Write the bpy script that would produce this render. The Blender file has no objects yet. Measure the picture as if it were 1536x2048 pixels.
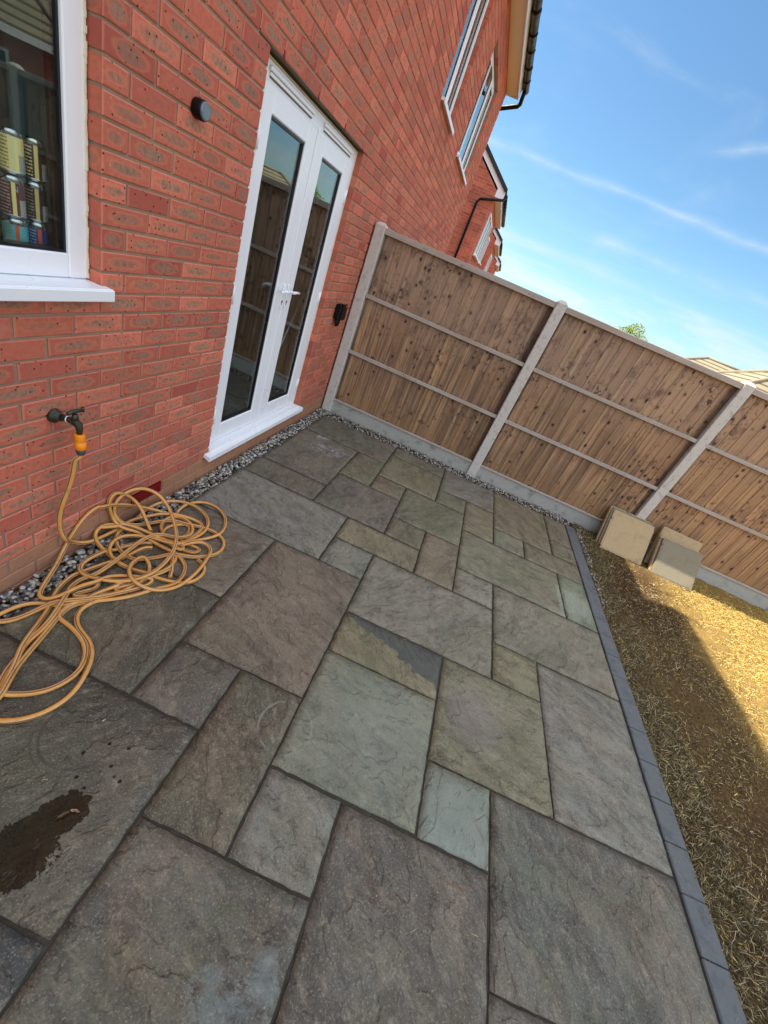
import bpy, math, random
import numpy as np
from mathutils import Vector, Matrix
random.seed(7)
RNG = np.random.default_rng(7)
SC = bpy.context.scene
COL = SC.collection
# ---------------------------------------------------------------- camera
CAM = Vector((1.37758577, -1.45321366, 0.48726278))
ROWS = ((0.9069639, 0.2374176, 0.3479214), (0.4196513, -0.438373, -0.7948093), (-0.0361823, 0.8668691, -0.4972211))
F_PX = 818.8345
cd = bpy.data.cameras.new('camera'); co = bpy.data.objects.new('camera', cd); COL.objects.link(co)
r0, r1, r2 = [Vector(r).normalized() for r in ROWS]
M = Matrix((r0, -r1, -r2)).transposed().to_4x4(); M.translation = CAM
co.matrix_world = M
cd.sensor_fit = 'HORIZONTAL'; cd.sensor_width = 36.0; cd.lens = 36.0*F_PX/1536
cd.clip_start = 0.02; cd.clip_end = 3000
SC.camera = co
# ---------------------------------------------------------------- light
SUN = Vector((-0.716, 0.184, 1.0)).normalized()
EL = math.asin(SUN.z); ROT = math.atan2(SUN.x, SUN.y)
sl = bpy.data.lights.new('sun', 'SUN'); so = bpy.data.objects.new('sun', sl); COL.objects.link(so)
sl.energy = 5.0; sl.angle = math.radians(0.5); sl.color = (1.0, 0.93, 0.80)
so.rotation_euler = (-SUN).to_track_quat('-Z', 'Y').to_euler()
SKY_STRENGTH = 0.13
SC.view_settings.view_transform = 'Standard'; SC.view_settings.look = 'None'
SC.view_settings.exposure = 1.1; SC.view_settings.gamma = 1.0

# ---------------------------------------------------------------- node helper
class NT:
    def __init__(s, name=None, tree=None):
        if tree is None:
            s.mat = bpy.data.materials.new(name); s.mat.use_nodes = True
            s.t = s.mat.node_tree; s.t.nodes.clear()
            s.out = s.t.nodes.new('ShaderNodeOutputMaterial')
            s.b = s.t.nodes.new('ShaderNodeBsdfPrincipled')
            s.t.links.new(s.b.outputs[0], s.out.inputs[0])
        else:
            s.t = tree
    def put(s, sock, v):
        if isinstance(v, bpy.types.NodeSocket): s.t.links.new(v, sock)
        elif v is not None:
            if hasattr(sock, 'default_value'):
                dv = sock.default_value
                if hasattr(dv, '__len__') and not hasattr(v, '__len__'): v = (v,)*len(dv)
                if hasattr(dv, '__len__') and len(dv) == 4 and len(v) == 3: v = (*v, 1)
                sock.default_value = v
    def n(s, typ, ins=None, out=0, **props):
        nd = s.t.nodes.new('ShaderNode'+typ)
        for k, v in props.items(): setattr(nd, k, v)
        for k, v in (ins or {}).items(): s.put(nd.inputs[k], v)
        return nd.outputs[out] if out is not None else nd
    def m(s, op, a, b=None, c=None, clamp=False):
        nd = s.t.nodes.new('ShaderNodeMath'); nd.operation = op; nd.use_clamp = clamp
        for i, v in enumerate((a, b, c)):
            if v is not None: s.put(nd.inputs[i], v)
        return nd.outputs[0]
    def vm(s, op, a, b=None, out=0):
        nd = s.t.nodes.new('ShaderNodeVectorMath'); nd.operation = op
        s.put(nd.inputs[0], a)
        if b is not None: s.put(nd.inputs[3] if op == 'SCALE' else nd.inputs[1], b)
        return nd.outputs[out]
    def mix(s, f, a, b, blend='MIX'):
        nd = s.t.nodes.new('ShaderNodeMix'); nd.data_type = 'RGBA'; nd.blend_type = blend
        s.put(nd.inputs[0], f); s.put(nd.inputs[6], a); s.put(nd.inputs[7], b)
        return nd.outputs[2]
    def mr(s, v, a, b, c=0.0, d=1.0, smooth=True):
        nd = s.t.nodes.new('ShaderNodeMapRange'); nd.interpolation_type = 'SMOOTHSTEP' if smooth else 'LINEAR'
        for i, x in enumerate((v, a, b, c, d)): s.put(nd.inputs[i], x)
        return nd.outputs[0]
    def noise(s, vec, scale, detail=4, rough=0.55, dist=0.0, out=0):
        return s.n('TexNoise', {'Vector': vec, 'Scale': scale, 'Detail': detail, 'Roughness': rough, 'Distortion': dist}, out=out)
    def sc(s, vec, x, y, z):
        return s.vm('MULTIPLY', vec, (x, y, z))
    def pos(s): return s.n('NewGeometry', out=0)
    def obj(s): return s.n('TexCoord', out=3)
    def attr(s, name, out=0): return s.n('Attribute', attribute_name=name, out=out)
    def sep(s, v):
        nd = s.t.nodes.new('ShaderNodeSeparateXYZ'); s.put(nd.inputs[0], v); return nd.outputs[0], nd.outputs[1], nd.outputs[2]
    def comb(s, x, y, z):
        nd = s.t.nodes.new('ShaderNodeCombineXYZ')
        for i, v in enumerate((x, y, z)): s.put(nd.inputs[i], v)
        return nd.outputs[0]
    def bump(s, h, strength, dist, normal=None):
        ins = {'Height': h, 'Strength': strength, 'Distance': dist}
        if normal is not None: ins['Normal'] = normal
        return s.n('Bump', ins)
    def done(s, color=None, rough=0.7, normal=None, spec=0.5, **kw):
        if color is not None: s.put(s.b.inputs['Base Color'], color)
        s.put(s.b.inputs['Roughness'], rough); s.put(s.b.inputs['Specular IOR Level'], spec)
        if normal is not None: s.put(s.b.inputs['Normal'], normal)
        for k, v in kw.items(): s.put(s.b.inputs[k], v)
        return s.mat
def lin(r, g, b):
    f = lambda c: (c/255)/12.92 if c/255 <= .04045 else ((c/255+.055)/1.055)**2.4
    return (f(r), f(g), f(b))

# ---------------------------------------------------------------- sky
W = bpy.data.worlds.new('World'); SC.world = W; W.use_nodes = True
wt = NT(tree=W.node_tree)
bg = W.node_tree.nodes['Background']
sky = W.node_tree.nodes.new('ShaderNodeTexSky'); sky.sky_type = 'NISHITA'; sky.sun_disc = False
sky.sun_elevation = EL; sky.sun_rotation = ROT; sky.air_density = 1.0; sky.dust_density = 0.6; sky.ozone_density = 1.6
dr = wt.vm('NORMALIZE', wt.n('TexCoord', out=0))
FILL_CLOUD = 6.1
def clouds():
    x, y, z = wt.sep(dr)
    def band(p, q, width, lo, hi, amp, scale, wob=0.012):
        # a soft cirrus streak lying along the great circle through two sky directions
        P, Q = Vector(p).normalized(), Vector(q).normalized()
        n = P.cross(Q).normalized(); T = (Q-P).normalized()
        d = wt.vm('DOT_PRODUCT', dr, tuple(n), out=1)
        t = wt.vm('DOT_PRODUCT', dr, tuple(T), out=1)
        w1 = wt.noise(wt.sc(dr, 6, 6, 6), 1.0, 2)
        d = wt.m('ADD', d, wt.m('MULTIPLY', wt.m('SUBTRACT', w1, 0.5), wob*1.2))
        wid = wt.m('MULTIPLY', wt.noise(wt.sc(dr, 9, 9, 9), 1.0, 3), width*2)
        m1 = wt.m('SUBTRACT', 1.0, wt.m('DIVIDE', wt.m('ABSOLUTE', d), wid), clamp=True)
        m1 = wt.m('MULTIPLY', m1, m1)
        r = wt.m('MULTIPLY', wt.mr(t, lo, lo+.06), wt.mr(t, hi, hi-.1))
        tex = wt.noise(wt.sc(dr, scale, scale*.4, scale*2), 1.0, 5, .6)
        return wt.m('MULTIPLY', wt.m('MULTIPLY', m1, r), wt.m('MULTIPLY', wt.mr(tex, .15, .75), amp))
    b1 = band((-0.129, .965, .23), (.361, .906, .223), .013, -.75, .75, .42, 12)
    b2 = band((.127, .95, .286), (.27, .905, .328), .018, -.02, .6, .45, 18, .004)
    b3 = band((.10, .985, .165), (.45, .87, .155), .02, -.2, .75, .35, 14)
    b4 = band((.0, .99, .12), (.42, .90, .11), .016, -.3, .75, .3, 12)
    wisp = wt.noise(wt.sc(dr, 2.2, 2.2, 14), 1.6, 6, .62, .6)
    low = wt.m('MULTIPLY', wt.mr(wisp, .44, .68), wt.mr(z, .20, .03))
    low = wt.m('MULTIPLY', low, .75)
    high = wt.m('MULTIPLY', wt.mr(wt.noise(wt.sc(dr, 3, 1.5, 6), 1.3, 6, .6, .8), .5, .85), .25)
    tot = wt.m('ADD', wt.m('ADD', b1, b2), wt.m('ADD', b3, b4))
    tot = wt.m('ADD', tot, wt.m('ADD', low, high), clamp=True)
    return tot
cl = clouds()
hs = wt.n('HueSaturation', {'Saturation': 1.0, 'Value': 1.0, 'Color': wt.mix(1.0, sky.outputs[0], (.48, .64, .70, 1), 'MULTIPLY')})
skc = wt.mix(cl, hs, (3.3, 3.6, 3.7))
# unseen fill cloud, added overhead and behind the camera to brighten the shaded patio
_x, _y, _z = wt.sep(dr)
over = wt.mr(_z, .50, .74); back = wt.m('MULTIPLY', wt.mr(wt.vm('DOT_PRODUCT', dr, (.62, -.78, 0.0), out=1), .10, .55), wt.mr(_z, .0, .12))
fill_bank = wt.m('MULTIPLY', wt.m('MAXIMUM', over, back), wt.mr(wt.noise(wt.sc(dr, 3, 3, 4), 1.0, 5, .6), .25, .60, .55, 1.0))
skc = wt.mix(fill_bank, skc, (FILL_CLOUD*.94, FILL_CLOUD, FILL_CLOUD*1.14))
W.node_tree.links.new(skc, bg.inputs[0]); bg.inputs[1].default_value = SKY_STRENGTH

# ---------------------------------------------------------------- mesh builder
class MB:
    def __init__(s): s.v = []; s.f = []; s.mi = []; s.a = []; s.uv = []; s.hasuv = False; s.sm = []
    def face(s, idx, mi=0, a=(0, 0, 0), uv=None, smooth=False):
        s.f.append(tuple(idx)); s.mi.append(mi); s.a.append(a); s.sm.append(smooth)
        if uv is not None: s.hasuv = True
        s.uv.append(uv)
    def quad(s, p, mi=0, a=(0, 0, 0), uv=None):
        i = len(s.v); s.v += [tuple(q) for q in p]; s.face(range(i, i+len(p)), mi, a, uv)
    def box(s, x0, y0, z0, x1, y1, z1, mi=0, a=(0, 0, 0), bev=0.0):
        if x1 < x0: x0, x1 = x1, x0
        if y1 < y0: y0, y1 = y1, y0
        if z1 < z0: z0, z1 = z1, z0
        b = min(bev, (x1-x0)*.45, (y1-y0)*.45, (z1-z0)*.45)
        if b <= 0:
            i = len(s.v)
            s.v += [(x, y, z) for z in (z0, z1) for y in (y0, y1) for x in (x0, x1)]
            for q in ((0, 2, 3, 1), (4, 5, 7, 6), (0, 1, 5, 4), (2, 6, 7, 3), (0, 4, 6, 2), (1, 3, 7, 5)):
                s.face([i+k for k in q], mi, a)
            return
        # bevelled box: each corner gives 3 verts
        i = len(s.v); X = (x0, x1); Y = (y0, y1); Z = (z0, z1)
        for k in range(8):
            cx, cy, cz = k & 1, (k >> 1) & 1, (k >> 2) & 1
            px, py, pz = X[cx], Y[cy], Z[cz]
            dx, dy, dz = (b, -b)[cx], (b, -b)[cy], (b, -b)[cz]
            s.v += [(px, py+dy, pz+dz), (px+dx, py, pz+dz), (px+dx, py+dy, pz)]
        V = lambda k, ax: i+3*k+ax
        for ax, qs in ((0, ((0, 4, 6, 2), (1, 3, 7, 5))), (1, ((0, 1, 5, 4), (2, 6, 7, 3))), (2, ((0, 2, 3, 1), (4, 5, 7, 6)))):
            for q in qs: s.face([V(k, ax) for k in q], mi, a)
        ed = []
        for k in range(8):
            for bit in range(3):
                if not (k >> bit) & 1: ed.append((k, k | (1 << bit), bit))
        for k, l, bit in ed:
            a1, a2 = [t for t in range(3) if t != bit]
            q = [V(k, a1), V(l, a1), V(l, a2), V(k, a2)]
            n = (Vector(s.v[q[1]])-Vector(s.v[q[0]])).cross(Vector(s.v[q[3]])-Vector(s.v[q[0]]))
            c = sum((Vector(s.v[t]) for t in q), Vector())/4 - Vector(((x0+x1)/2, (y0+y1)/2, (z0+z1)/2))
            if n.dot(c) < 0: q.reverse()
            s.face(q, mi, a)
        for k in range(8):
            q = [V(k, 0), V(k, 1), V(k, 2)]
            if (k & 1)+((k >> 1) & 1)+((k >> 2) & 1) in (0, 2): q.reverse()
            s.face(q, mi, a)
    def tube(s, pts, r, n=10, mi=0, a=(0, 0, 0), cap=True, uvs=False, twist=0.0):
        pts = [Vector(p) for p in pts]; L = len(pts); i0 = len(s.v)
        rr = r if hasattr(r, '__len__') else [r]*L
        t = [(pts[min(k+1, L-1)]-pts[max(k-1, 0)]).normalized() for k in range(L)]
        u = t[0].orthogonal().normalized(); dist = 0
        for k in range(L):
            u = (u - t[k]*u.dot(t[k])).normalized(); w = t[k].cross(u)
            for j in range(n):
                th = 2*math.pi*j/n+twist*k
                s.v.append(tuple(pts[k]+(u*math.cos(th)+w*math.sin(th))*rr[k]))
        for k in range(L-1):
            d2 = dist+(pts[k+1]-pts[k]).length
            for j in range(n):
                j2 = (j+1) % n
                uv = [(j/n, dist), ((j+1)/n, dist), ((j+1)/n, d2), (j/n, d2)] if uvs else None
                s.face([i0+k*n+j, i0+k*n+j2, i0+(k+1)*n+j2, i0+(k+1)*n+j], mi, a, uv, True)
            dist = d2
        if cap:
            s.face([i0+j for j in range(n)][::-1], mi, a, [(0, 0)]*n if uvs else None)
            s.face([i0+(L-1)*n+j for j in range(n)], mi, a, [(0, 0)]*n if uvs else None)
    def cyl(s, p, q, r, n=16, mi=0, a=(0, 0, 0), r2=None):
        s.tube([p, q], [r, r if r2 is None else r2], n, mi, a)
    def build(s, name, mats, parent=None, origin=None):
        me = bpy.data.meshes.new(name)
        o = Vector(origin) if origin is not None else (world_of(parent) if parent is not None else Vector())
        me.from_pydata([(v[0]-o.x, v[1]-o.y, v[2]-o.z) for v in s.v], [], s.f)
        for m in (mats if isinstance(mats, (list, tuple)) else [mats]): me.materials.append(m)
        me.polygons.foreach_set('material_index', s.mi)
        me.polygons.foreach_set('use_smooth', s.sm)
        at = me.attributes.new('rnd', 'FLOAT_COLOR', 'FACE')
        at.data.foreach_set('color', np.array([(x[0], x[1], x[2], 1) for x in s.a], dtype=np.float32).ravel())
        if s.hasuv:
            uvl = me.uv_layers.new(name='uv'); arr = []
            for f, u in zip(s.f, s.uv): arr += (u if u is not None else [(0, 0)]*len(f))
            uvl.data.foreach_set('uv', np.array(arr, dtype=np.float32).ravel())
        me.update()
        ob = bpy.data.objects.new(name, me); COL.objects.link(ob)
        if parent is not None:
            ob.parent = parent; ob.location = o-world_of(parent)
        else: ob.location = o
        return ob
def world_of(o):
    v = Vector(o.location)
    while o.parent is not None: o = o.parent; v += Vector(o.location)
    return v
def tag(o, label=None, cat=None, group=None, kind=None):
    for k, v in (('label', label), ('category', cat), ('group', group), ('kind', kind)):
        if v: o[k] = v
    return o
def thing(name, loc, label, cat, group=None):
    o = bpy.data.objects.new(name, None); COL.objects.link(o); o.location = loc; o.empty_display_size = .1
    return tag(o, label, cat, group)
def copy_tree(o, parent=None):
    c = o.copy(); COL.objects.link(c)
    if parent is not None: c.parent = parent
    for ch in [x for x in list(COL.objects) if x.parent == o]: copy_tree(ch, c)
    return c
def raw_mesh(name, V, Fq, mats, attr=None, kind=None, smooth=False):
    """mesh from numpy arrays: V (n,3), Fq (m,k)"""
    me = bpy.data.meshes.new(name); k = Fq.shape[1]
    me.vertices.add(len(V)); me.vertices.foreach_set('co', V.astype(np.float32).ravel())
    me.loops.add(Fq.size); me.loops.foreach_set('vertex_index', Fq.astype(np.int32).ravel())
    me.polygons.add(len(Fq)); me.polygons.foreach_set('loop_start', np.arange(0, Fq.size, k, dtype=np.int32))
    me.polygons.foreach_set('loop_total', np.full(len(Fq), k, dtype=np.int32))
    me.polygons.foreach_set('use_smooth', np.full(len(Fq), smooth))
    me.materials.append(mats)
    if attr is not None:
        at = me.attributes.new('rnd', 'FLOAT_COLOR', 'FACE')
        at.data.foreach_set('color', np.c_[attr, np.ones(len(attr))].astype(np.float32).ravel())
    me.update(calc_edges=True)
    ob = bpy.data.objects.new(name, me); COL.objects.link(ob)
    if kind: ob['kind'] = kind
    return ob

# ---------------------------------------------------------------- materials
def mat_brick():
    t = NT('brick_face'); rnd = t.attr('rnd'); r, g, b = t.sep(rnd); p = t.obj()
    uvx, uvy, _ = t.sep(t.n('UVMap', uv_map='uv'))
    nz = t.noise(p, 60, 4); nz2 = t.noise(p, 14, 3)
    base = t.mix(t.m('POWER', g, 1.7), lin(200, 112, 88), lin(168, 84, 72))
    base = t.mix(t.mr(b, .72, .95), base, lin(218, 122, 98))
    base = t.mix(t.mr(nz, .3, .8), base, t.mix(.5, base, lin(150, 88, 72)))
    ux = t.m('DIVIDE', uvx, t.m('ADD', .62, t.m('MULTIPLY', b, .26))); uy = t.m('DIVIDE', uvy, t.m('ADD', .46, t.m('MULTIPLY', g, .26)))
    d = t.m('SQRT', t.m('ADD', t.m('POWER', t.m('ABSOLUTE', ux), 2.6), t.m('POWER', t.m('ABSOLUTE', uy), 2.2)))
    d = t.m('ADD', d, t.m('MULTIPLY', t.m('SUBTRACT', nz2, .5), .95))
    d = t.m('ADD', d, t.m('MULTIPLY', t.m('SUBTRACT', nz, .5), .35))
    on = t.mr(r, .16, .30)
    oval = t.m('MULTIPLY', t.mr(d, 1.15, .40), on)
    ring = t.m('MULTIPLY', t.m('MULTIPLY', t.mr(d, 1.3, 1.0), t.mr(d, .70, .97)), on)
    grey = t.mix(b, lin(148, 116, 96), lin(176, 134, 106))
    grey = t.mix(t.mr(nz, .35, .75), grey, lin(126, 100, 88))
    base = t.mix(t.m('MULTIPLY', ring, .30), base, lin(214, 140, 100))
    base = t.mix(t.m('MULTIPLY', t.m('MULTIPLY', oval, t.m('ADD', .55, t.m('MULTIPLY', r, .42))), 1.0), base, grey)
    # worn paler arrises
    e = t.m('MAXIMUM', t.m('MULTIPLY', t.m('SUBTRACT', t.m('ABSOLUTE', uvx), .93), 14), t.m('MULTIPLY', t.m('SUBTRACT', t.m('ABSOLUTE', uvy), .83), 6), clamp=True)
    base = t.mix(t.m('MULTIPLY', e, .42), base, lin(228, 156, 130))
    vo = t.n('TexVoronoi', {'Vector': p, 'Scale': 55.0}, out=0)
    vc = t.n('TexVoronoi', {'Vector': p, 'Scale': 55.0}, out=1); vr, vg, _ = t.sep(vc)
    hole = t.m('MULTIPLY', t.mr(vo, .22, .12), t.mr(vr, .86, .9))
    base = t.mix(hole, base, lin(52, 26, 26))
    sp = t.m('MULTIPLY', t.mr(vo, .15, .08), t.mr(vg, .93, .95))
    base = t.mix(t.m('MULTIPLY', sp, .8), base, lin(215, 195, 180))
    h = t.m('ADD', t.m('MULTIPLY', nz, .6), t.m('MULTIPLY', t.noise(p, 240, 3), .3))
    h = t.m('SUBTRACT', h, t.m('MULTIPLY', hole, 1.0))
    # plinth courses below the damp course are browner and dirtier
    z = t.sep(t.pos())[2]; y = t.sep(t.pos())[1]
    low = t.m('MULTIPLY', t.mr(z, -1.048, -1.052), .78)
    base = t.mix(low, base, t.mix(nz2, lin(142, 108, 82), lin(176, 138, 104)))
    mott = t.mr(t.noise(t.pos(), 1.3, 3), .4, .75)
    base = t.mix(t.m('MULTIPLY', mott, .18), base, lin(120, 78, 66))
    return t.done(base, .9, t.bump(h, .55, .004), spec=.2)
def mat_mortar(c=(156, 132, 110)):
    t = NT('mortar'); p = t.obj(); n = t.noise(p, 120, 4); n2 = t.noise(p, 5, 3)
    c1 = t.mix(n, lin(c[0]-26, c[1]-22, c[2]-20), lin(c[0]+18, c[1]+14, c[2]+12))
    c1 = t.mix(t.mr(n2, .4, .7), c1, lin(c[0]-14, c[1]-14, c[2]-8))
    return t.done(c1, .95, t.bump(n, .6, .003), spec=.1)
def mat_brickwall_far():
    t = NT('far_brickwork'); p = t.pos(); x, y, z = t.sep(p)
    u = t.m('ADD', x, y)
    br = t.n('TexBrick', {'Vector': t.comb(u, z, 0.0), 'Color1': (*lin(206, 112, 86), 1), 'Color2': (*lin(164, 86, 72), 1), 'Mortar': (*lin(176, 140, 118), 1),
             'Scale': 1.0, 'Mortar Size': .006, 'Mortar Smooth': .2, 'Bias': 0.0, 'Brick Width': .225, 'Row Height': .075}, out=None, offset=.5)
    n = t.noise(p, 3, 4); c = t.mix(t.mr(n, .4, .7), br.outputs[0], t.mix(.35, br.outputs[0], lin(120, 84, 64)))
    return t.done(c, .9, t.bump(br.outputs[1], .4, .006), spec=.15)
def mat_slab():
    t = NT('riven_sandstone'); p = t.pos(); tint = t.attr('rnd'); 
    seed = t.vm('MULTIPLY', t.attr('seed'), (17.0, 23.0, 11.0))
    q = t.vm('ADD', p, seed)
    x, y, z = t.sep(p)
    sr, sg, sb = t.sep(seed)
    ang = t.m('MULTIPLY', sg, .35); ca = t.m('COSINE', ang); sa = t.m('SINE', ang)
    qx, qy, qz = t.sep(q)
    ql = t.comb(t.m('SUBTRACT', t.m('MULTIPLY', qx, ca), t.m('MULTIPLY', qy, sa)), t.m('ADD', t.m('MULTIPLY', qx, sa), t.m('MULTIPLY', qy, ca)), qz)
    warp = t.noise(ql, 3.0, 3, .5, 0.0, out=1)
    qw = t.vm('ADD', ql, t.vm('SCALE', t.vm('SUBTRACT', warp, (.5, .5, .5)), .16))
    n1 = t.noise(t.sc(qw, .9, 1.4, 1.0), 2.8, 6, .56)           # big riven forms
    n2 = t.noise(q, 26, 6, .7); n3 = t.noise(t.sc(qw, 1, 1.8, 1), 6.5, 5, .62); fine = t.noise(q, 170, 4, .7)
    strk = t.noise(t.sc(ql, 14, 40, 1), 1.0, 5, .65)
    st = t.m('MULTIPLY', n1, 11.0); fr = t.m('FRACT', st)
    step = t.m('ADD', t.m('FLOOR', st), t.mr(fr, .72, 1.0))         # ledges
    crev = t.m('MULTIPLY', t.m('MULTIPLY', t.mr(fr, .66, .74), t.mr(fr, .84, .74)), t.mr(n3, .42, .60))
    c = t.mix(t.mr(n3, .30, .72), tint, t.mix(.62, tint, lin(65, 55, 44)))
    c = t.mix(t.m('MULTIPLY', t.mr(n1, .44, .62), .5), c, t.mix(.5, tint, lin(142, 128, 106)))
    hue = t.noise(q, 1.7, 5, .62)
    c = t.mix(t.m('MULTIPLY', t.mr(hue, .50, .70), .34), c, lin(109, 110, 85))
    c = t.mix(t.m('MULTIPLY', t.mr(hue, .48, .32), .34), c, lin(117, 92, 72))
    c = t.mix(t.m('MULTIPLY', t.mr(strk, .50, .72), .34), c, lin(157, 142, 117))
    c = t.mix(t.m('MULTIPLY', t.mr(strk, .48, .30), .34), c, lin(60, 53, 42))
    c = t.mix(t.m('MULTIPLY', t.mr(n2, .54, .74), .42), c, lin(168, 155, 132))
    c = t.mix(t.m('MULTIPLY', t.mr(n2, .46, .28), .46), c, lin(48, 42, 34))
    c = t.mix(t.m('MULTIPLY', t.mr(fine, .53, .70), .45), c, lin(184, 170, 145))
    c = t.mix(t.m('MULTIPLY', t.mr(fine, .46, .32), .50), c, lin(37, 33, 26))
    c = t.mix(t.m('MULTIPLY', crev, .42), c, lin(50, 43, 35))
    alg = t.mr(t.noise(p, 2.3, 6, .7), .47, .66)
    reg = t.m('MULTIPLY', t.mr(x, 1.0, 1.6), t.mr(x, 3.1, 2.2))
    c = t.mix(t.m('MULTIPLY', t.m('MULTIPLY', alg, t.m('ADD', .22, t.m('MULTIPLY', reg, .34))), t.mr(n2, .35, .6)), c, lin(92, 98, 66))
    gr = t.mr(t.noise(p, 12, 6, .75), .56, .72)
    c = t.mix(t.m('MULTIPLY', gr, .38), c, lin(54, 50, 42))
    specks = t.n('TexVoronoi', {'Vector': q, 'Scale': 34.0}, out=None); _sr, _sg, _sb = t.sep(specks.outputs[1])
    c = t.mix(t.m('MULTIPLY', t.m('MULTIPLY', t.mr(specks.outputs[0], .085, .04), t.m('GREATER_THAN', _sr, .90)), .6), c, lin(199, 188, 165))
    # --- stains with a shape of their own -------------------------------------------------
    nb = t.m('MULTIPLY', t.m('SUBTRACT', t.noise(p, 8, 7, .78), .5), .26)
    def blob(cx, cy, rx, ry, ang, amt=1.0, soft=.35):
        dx = t.m('SUBTRACT', x, cx); dy = t.m('SUBTRACT', y, cy); ca, sa = math.cos(ang), math.sin(ang)
        a = t.m('DIVIDE', t.m('ADD', t.m('MULTIPLY', dx, ca), t.m('MULTIPLY', dy, sa)), rx)
        b = t.m('DIVIDE', t.m('SUBTRACT', t.m('MULTIPLY', dy, ca), t.m('MULTIPLY', dx, sa)), ry)
        d = t.m('ADD', t.m('SQRT', t.m('ADD', t.m('MULTIPLY', a, a), t.m('MULTIPLY', b, b))), t.m('MULTIPLY', nb, 6))
        return t.m('MULTIPLY', t.mr(d, 1.0+soft*.5, 1.0-soft*.5), amt)
    def inside(x0, x1, y0, y1):
        a = t.m('MULTIPLY', t.m('GREATER_THAN', x, x0), t.m('LESS_THAN', x, x1))
        b = t.m('MULTIPLY', t.m('GREATER_THAN', y, y0), t.m('LESS_THAN', y, y1)); return t.m('MULTIPLY', a, b)
    # blue grey natural band in one slab
    tri = t.m('MULTIPLY', inside(1.34, 1.935, -.03, .27), t.m('GREATER_THAN', t.m('ADD', t.m('ADD', y, nb), t.m('MULTIPLY', t.m('SUBTRACT', x, 1.40), .36)), .235))
    c = t.mix(t.m('MULTIPLY', tri, .85), c, t.mix(n2, lin(50, 54, 52), lin(88, 92, 86)))
    # green grey copper-ish patches
    c = t.mix(t.m('MULTIPLY', blob(1.66, -.34, .34, .34, .3, .45, 1.4), inside(1.33, 1.94, -.64, -.03)), c, t.mix(n2, lin(104, 114, 104), lin(140, 150, 138)))
    c = t.mix(t.m('MULTIPLY', blob(2.10, -.55, .16, .20, .3, .6, 1.2), inside(1.94, 2.23, -.64, -.34)), c, t.mix(n2, lin(112, 124, 114), lin(150, 160, 150)))
    c = t.mix(t.m('MULTIPLY', blob(2.9, 1.42, .2, .18, .3, .5, .9), inside(2.8, 3.1, 1.15, 1.75)), c, lin(150, 158, 140))
    c = t.mix(t.m('MULTIPLY', t.m('MULTIPLY', .55, t.mr(n2, .3, .6)), t.m('MAXIMUM', t.m('MAXIMUM', blob(1.44, -1.19, .045, .05, .3, .8, .3), blob(1.575, -1.13, .045, .07, .3, .8, .25)), blob(1.53, -1.20, .09, .035, .1, .8, .5)), inside(1.04, 1.635, -2, -.94)), c, t.mix(n2, lin(100, 114, 110), lin(140, 152, 146)))
    # pale cement splash near the corner and purple grey patch
    c = t.mix(t.m('MULTIPLY', blob(.50, 2.10, .18, .10, .5, .45, 1.4), t.mr(n2, .4, .62)), c, lin(186, 192, 192))
    c = t.mix(t.m('MULTIPLY', blob(.34, 2.33, .09, .04, .5, .4, 1.4), t.mr(n2, .4, .62)), c, lin(196, 200, 200))
    c = t.mix(t.m('MULTIPLY', blob(2.13, -.02, .13, .15, .8, .5, 1.3), inside(1.94, 2.54, -.34, .26)), c, lin(128, 118, 114))
    # ring marks left by pots
    def ring(cx, cy, r, w, amt, col):
        nonlocal c
        dx = t.m('SUBTRACT', x, cx); dy = t.m('SUBTRACT', y, cy)
        d = t.m('SQRT', t.m('ADD', t.m('MULTIPLY', dx, dx), t.m('MULTIPLY', dy, dy)))
        d = t.m('ABSOLUTE', t.m('SUBTRACT', t.m('ADD', d, t.m('MULTIPLY', nb, .03)), r))
        c = t.mix(t.m('MULTIPLY', t.m('MULTIPLY', t.mr(d, w, w*.3), amt), t.mr(t.noise(p, 8, 3), .35, .6)), c, col)
    ring(2.10, -.60, .125, .006, .6, lin(112, 84, 60)); ring(.70, -.80, .125, .006, .6, lin(58, 52, 46)); ring(.70, -.80, .145, .006, .35, lin(58, 52, 46))
    ring(1.32, -.48, .11, .006, .5, lin(150, 152, 140))
    # wet patch
    nb = t.m('ADD', t.m('MULTIPLY', nb, .5), t.m('MULTIPLY', t.m('SUBTRACT', t.noise(p, 45, 5, .7), .5), .16))
    wet = t.m('MAXIMUM', blob(.80, -1.13, .105, .085, .5, 1, .05), blob(.826, -1.025, .055, .085, -.55, 1, .05))
    wet = t.m('MAXIMUM', wet, blob(.85, -.972, .05, .018, -.35, 1, .05))
    wet = t.m('MAXIMUM', wet, blob(.765, -1.10, .03, .06, -.2, 1, .05))
    dx = t.m('MULTIPLY', t.m('SUBTRACT', x, .74), 1.0)
    drops = t.m('MULTIPLY', t.mr(t.n('TexVoronoi', {'Vector': p, 'Scale': 22.0}, out=0), .16, .12), blob(.82, -.86, .10, .08, 0, 1, .05))
    wet = t.m('MAXIMUM', wet, drops)
    c = t.mix(wet, c, t.mix(1.0, c, (.19, .165, .11, 1), 'MULTIPLY'))
    h = t.m('ADD', t.m('MULTIPLY', step, .62), t.m('ADD', t.m('MULTIPLY', n2, .45), t.m('MULTIPLY', n3, .9)))
    h = t.m('ADD', h, t.m('MULTIPLY', strk, .18))
    h = t.m('ADD', h, t.m('MULTIPLY', fine, .30))
    ro = t.mix(wet, t.comb(t.mr(n3, .3, .7, .52, .74), 0, 0), (.16, .16, .16, 1)); ro = t.sep(ro)[0]
    h = t.m('MULTIPLY', h, t.mr(wet, 0, 1, 1, .22))
    return t.done(c, ro, t.bump(h, .9, .0065), spec=.4)
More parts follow.
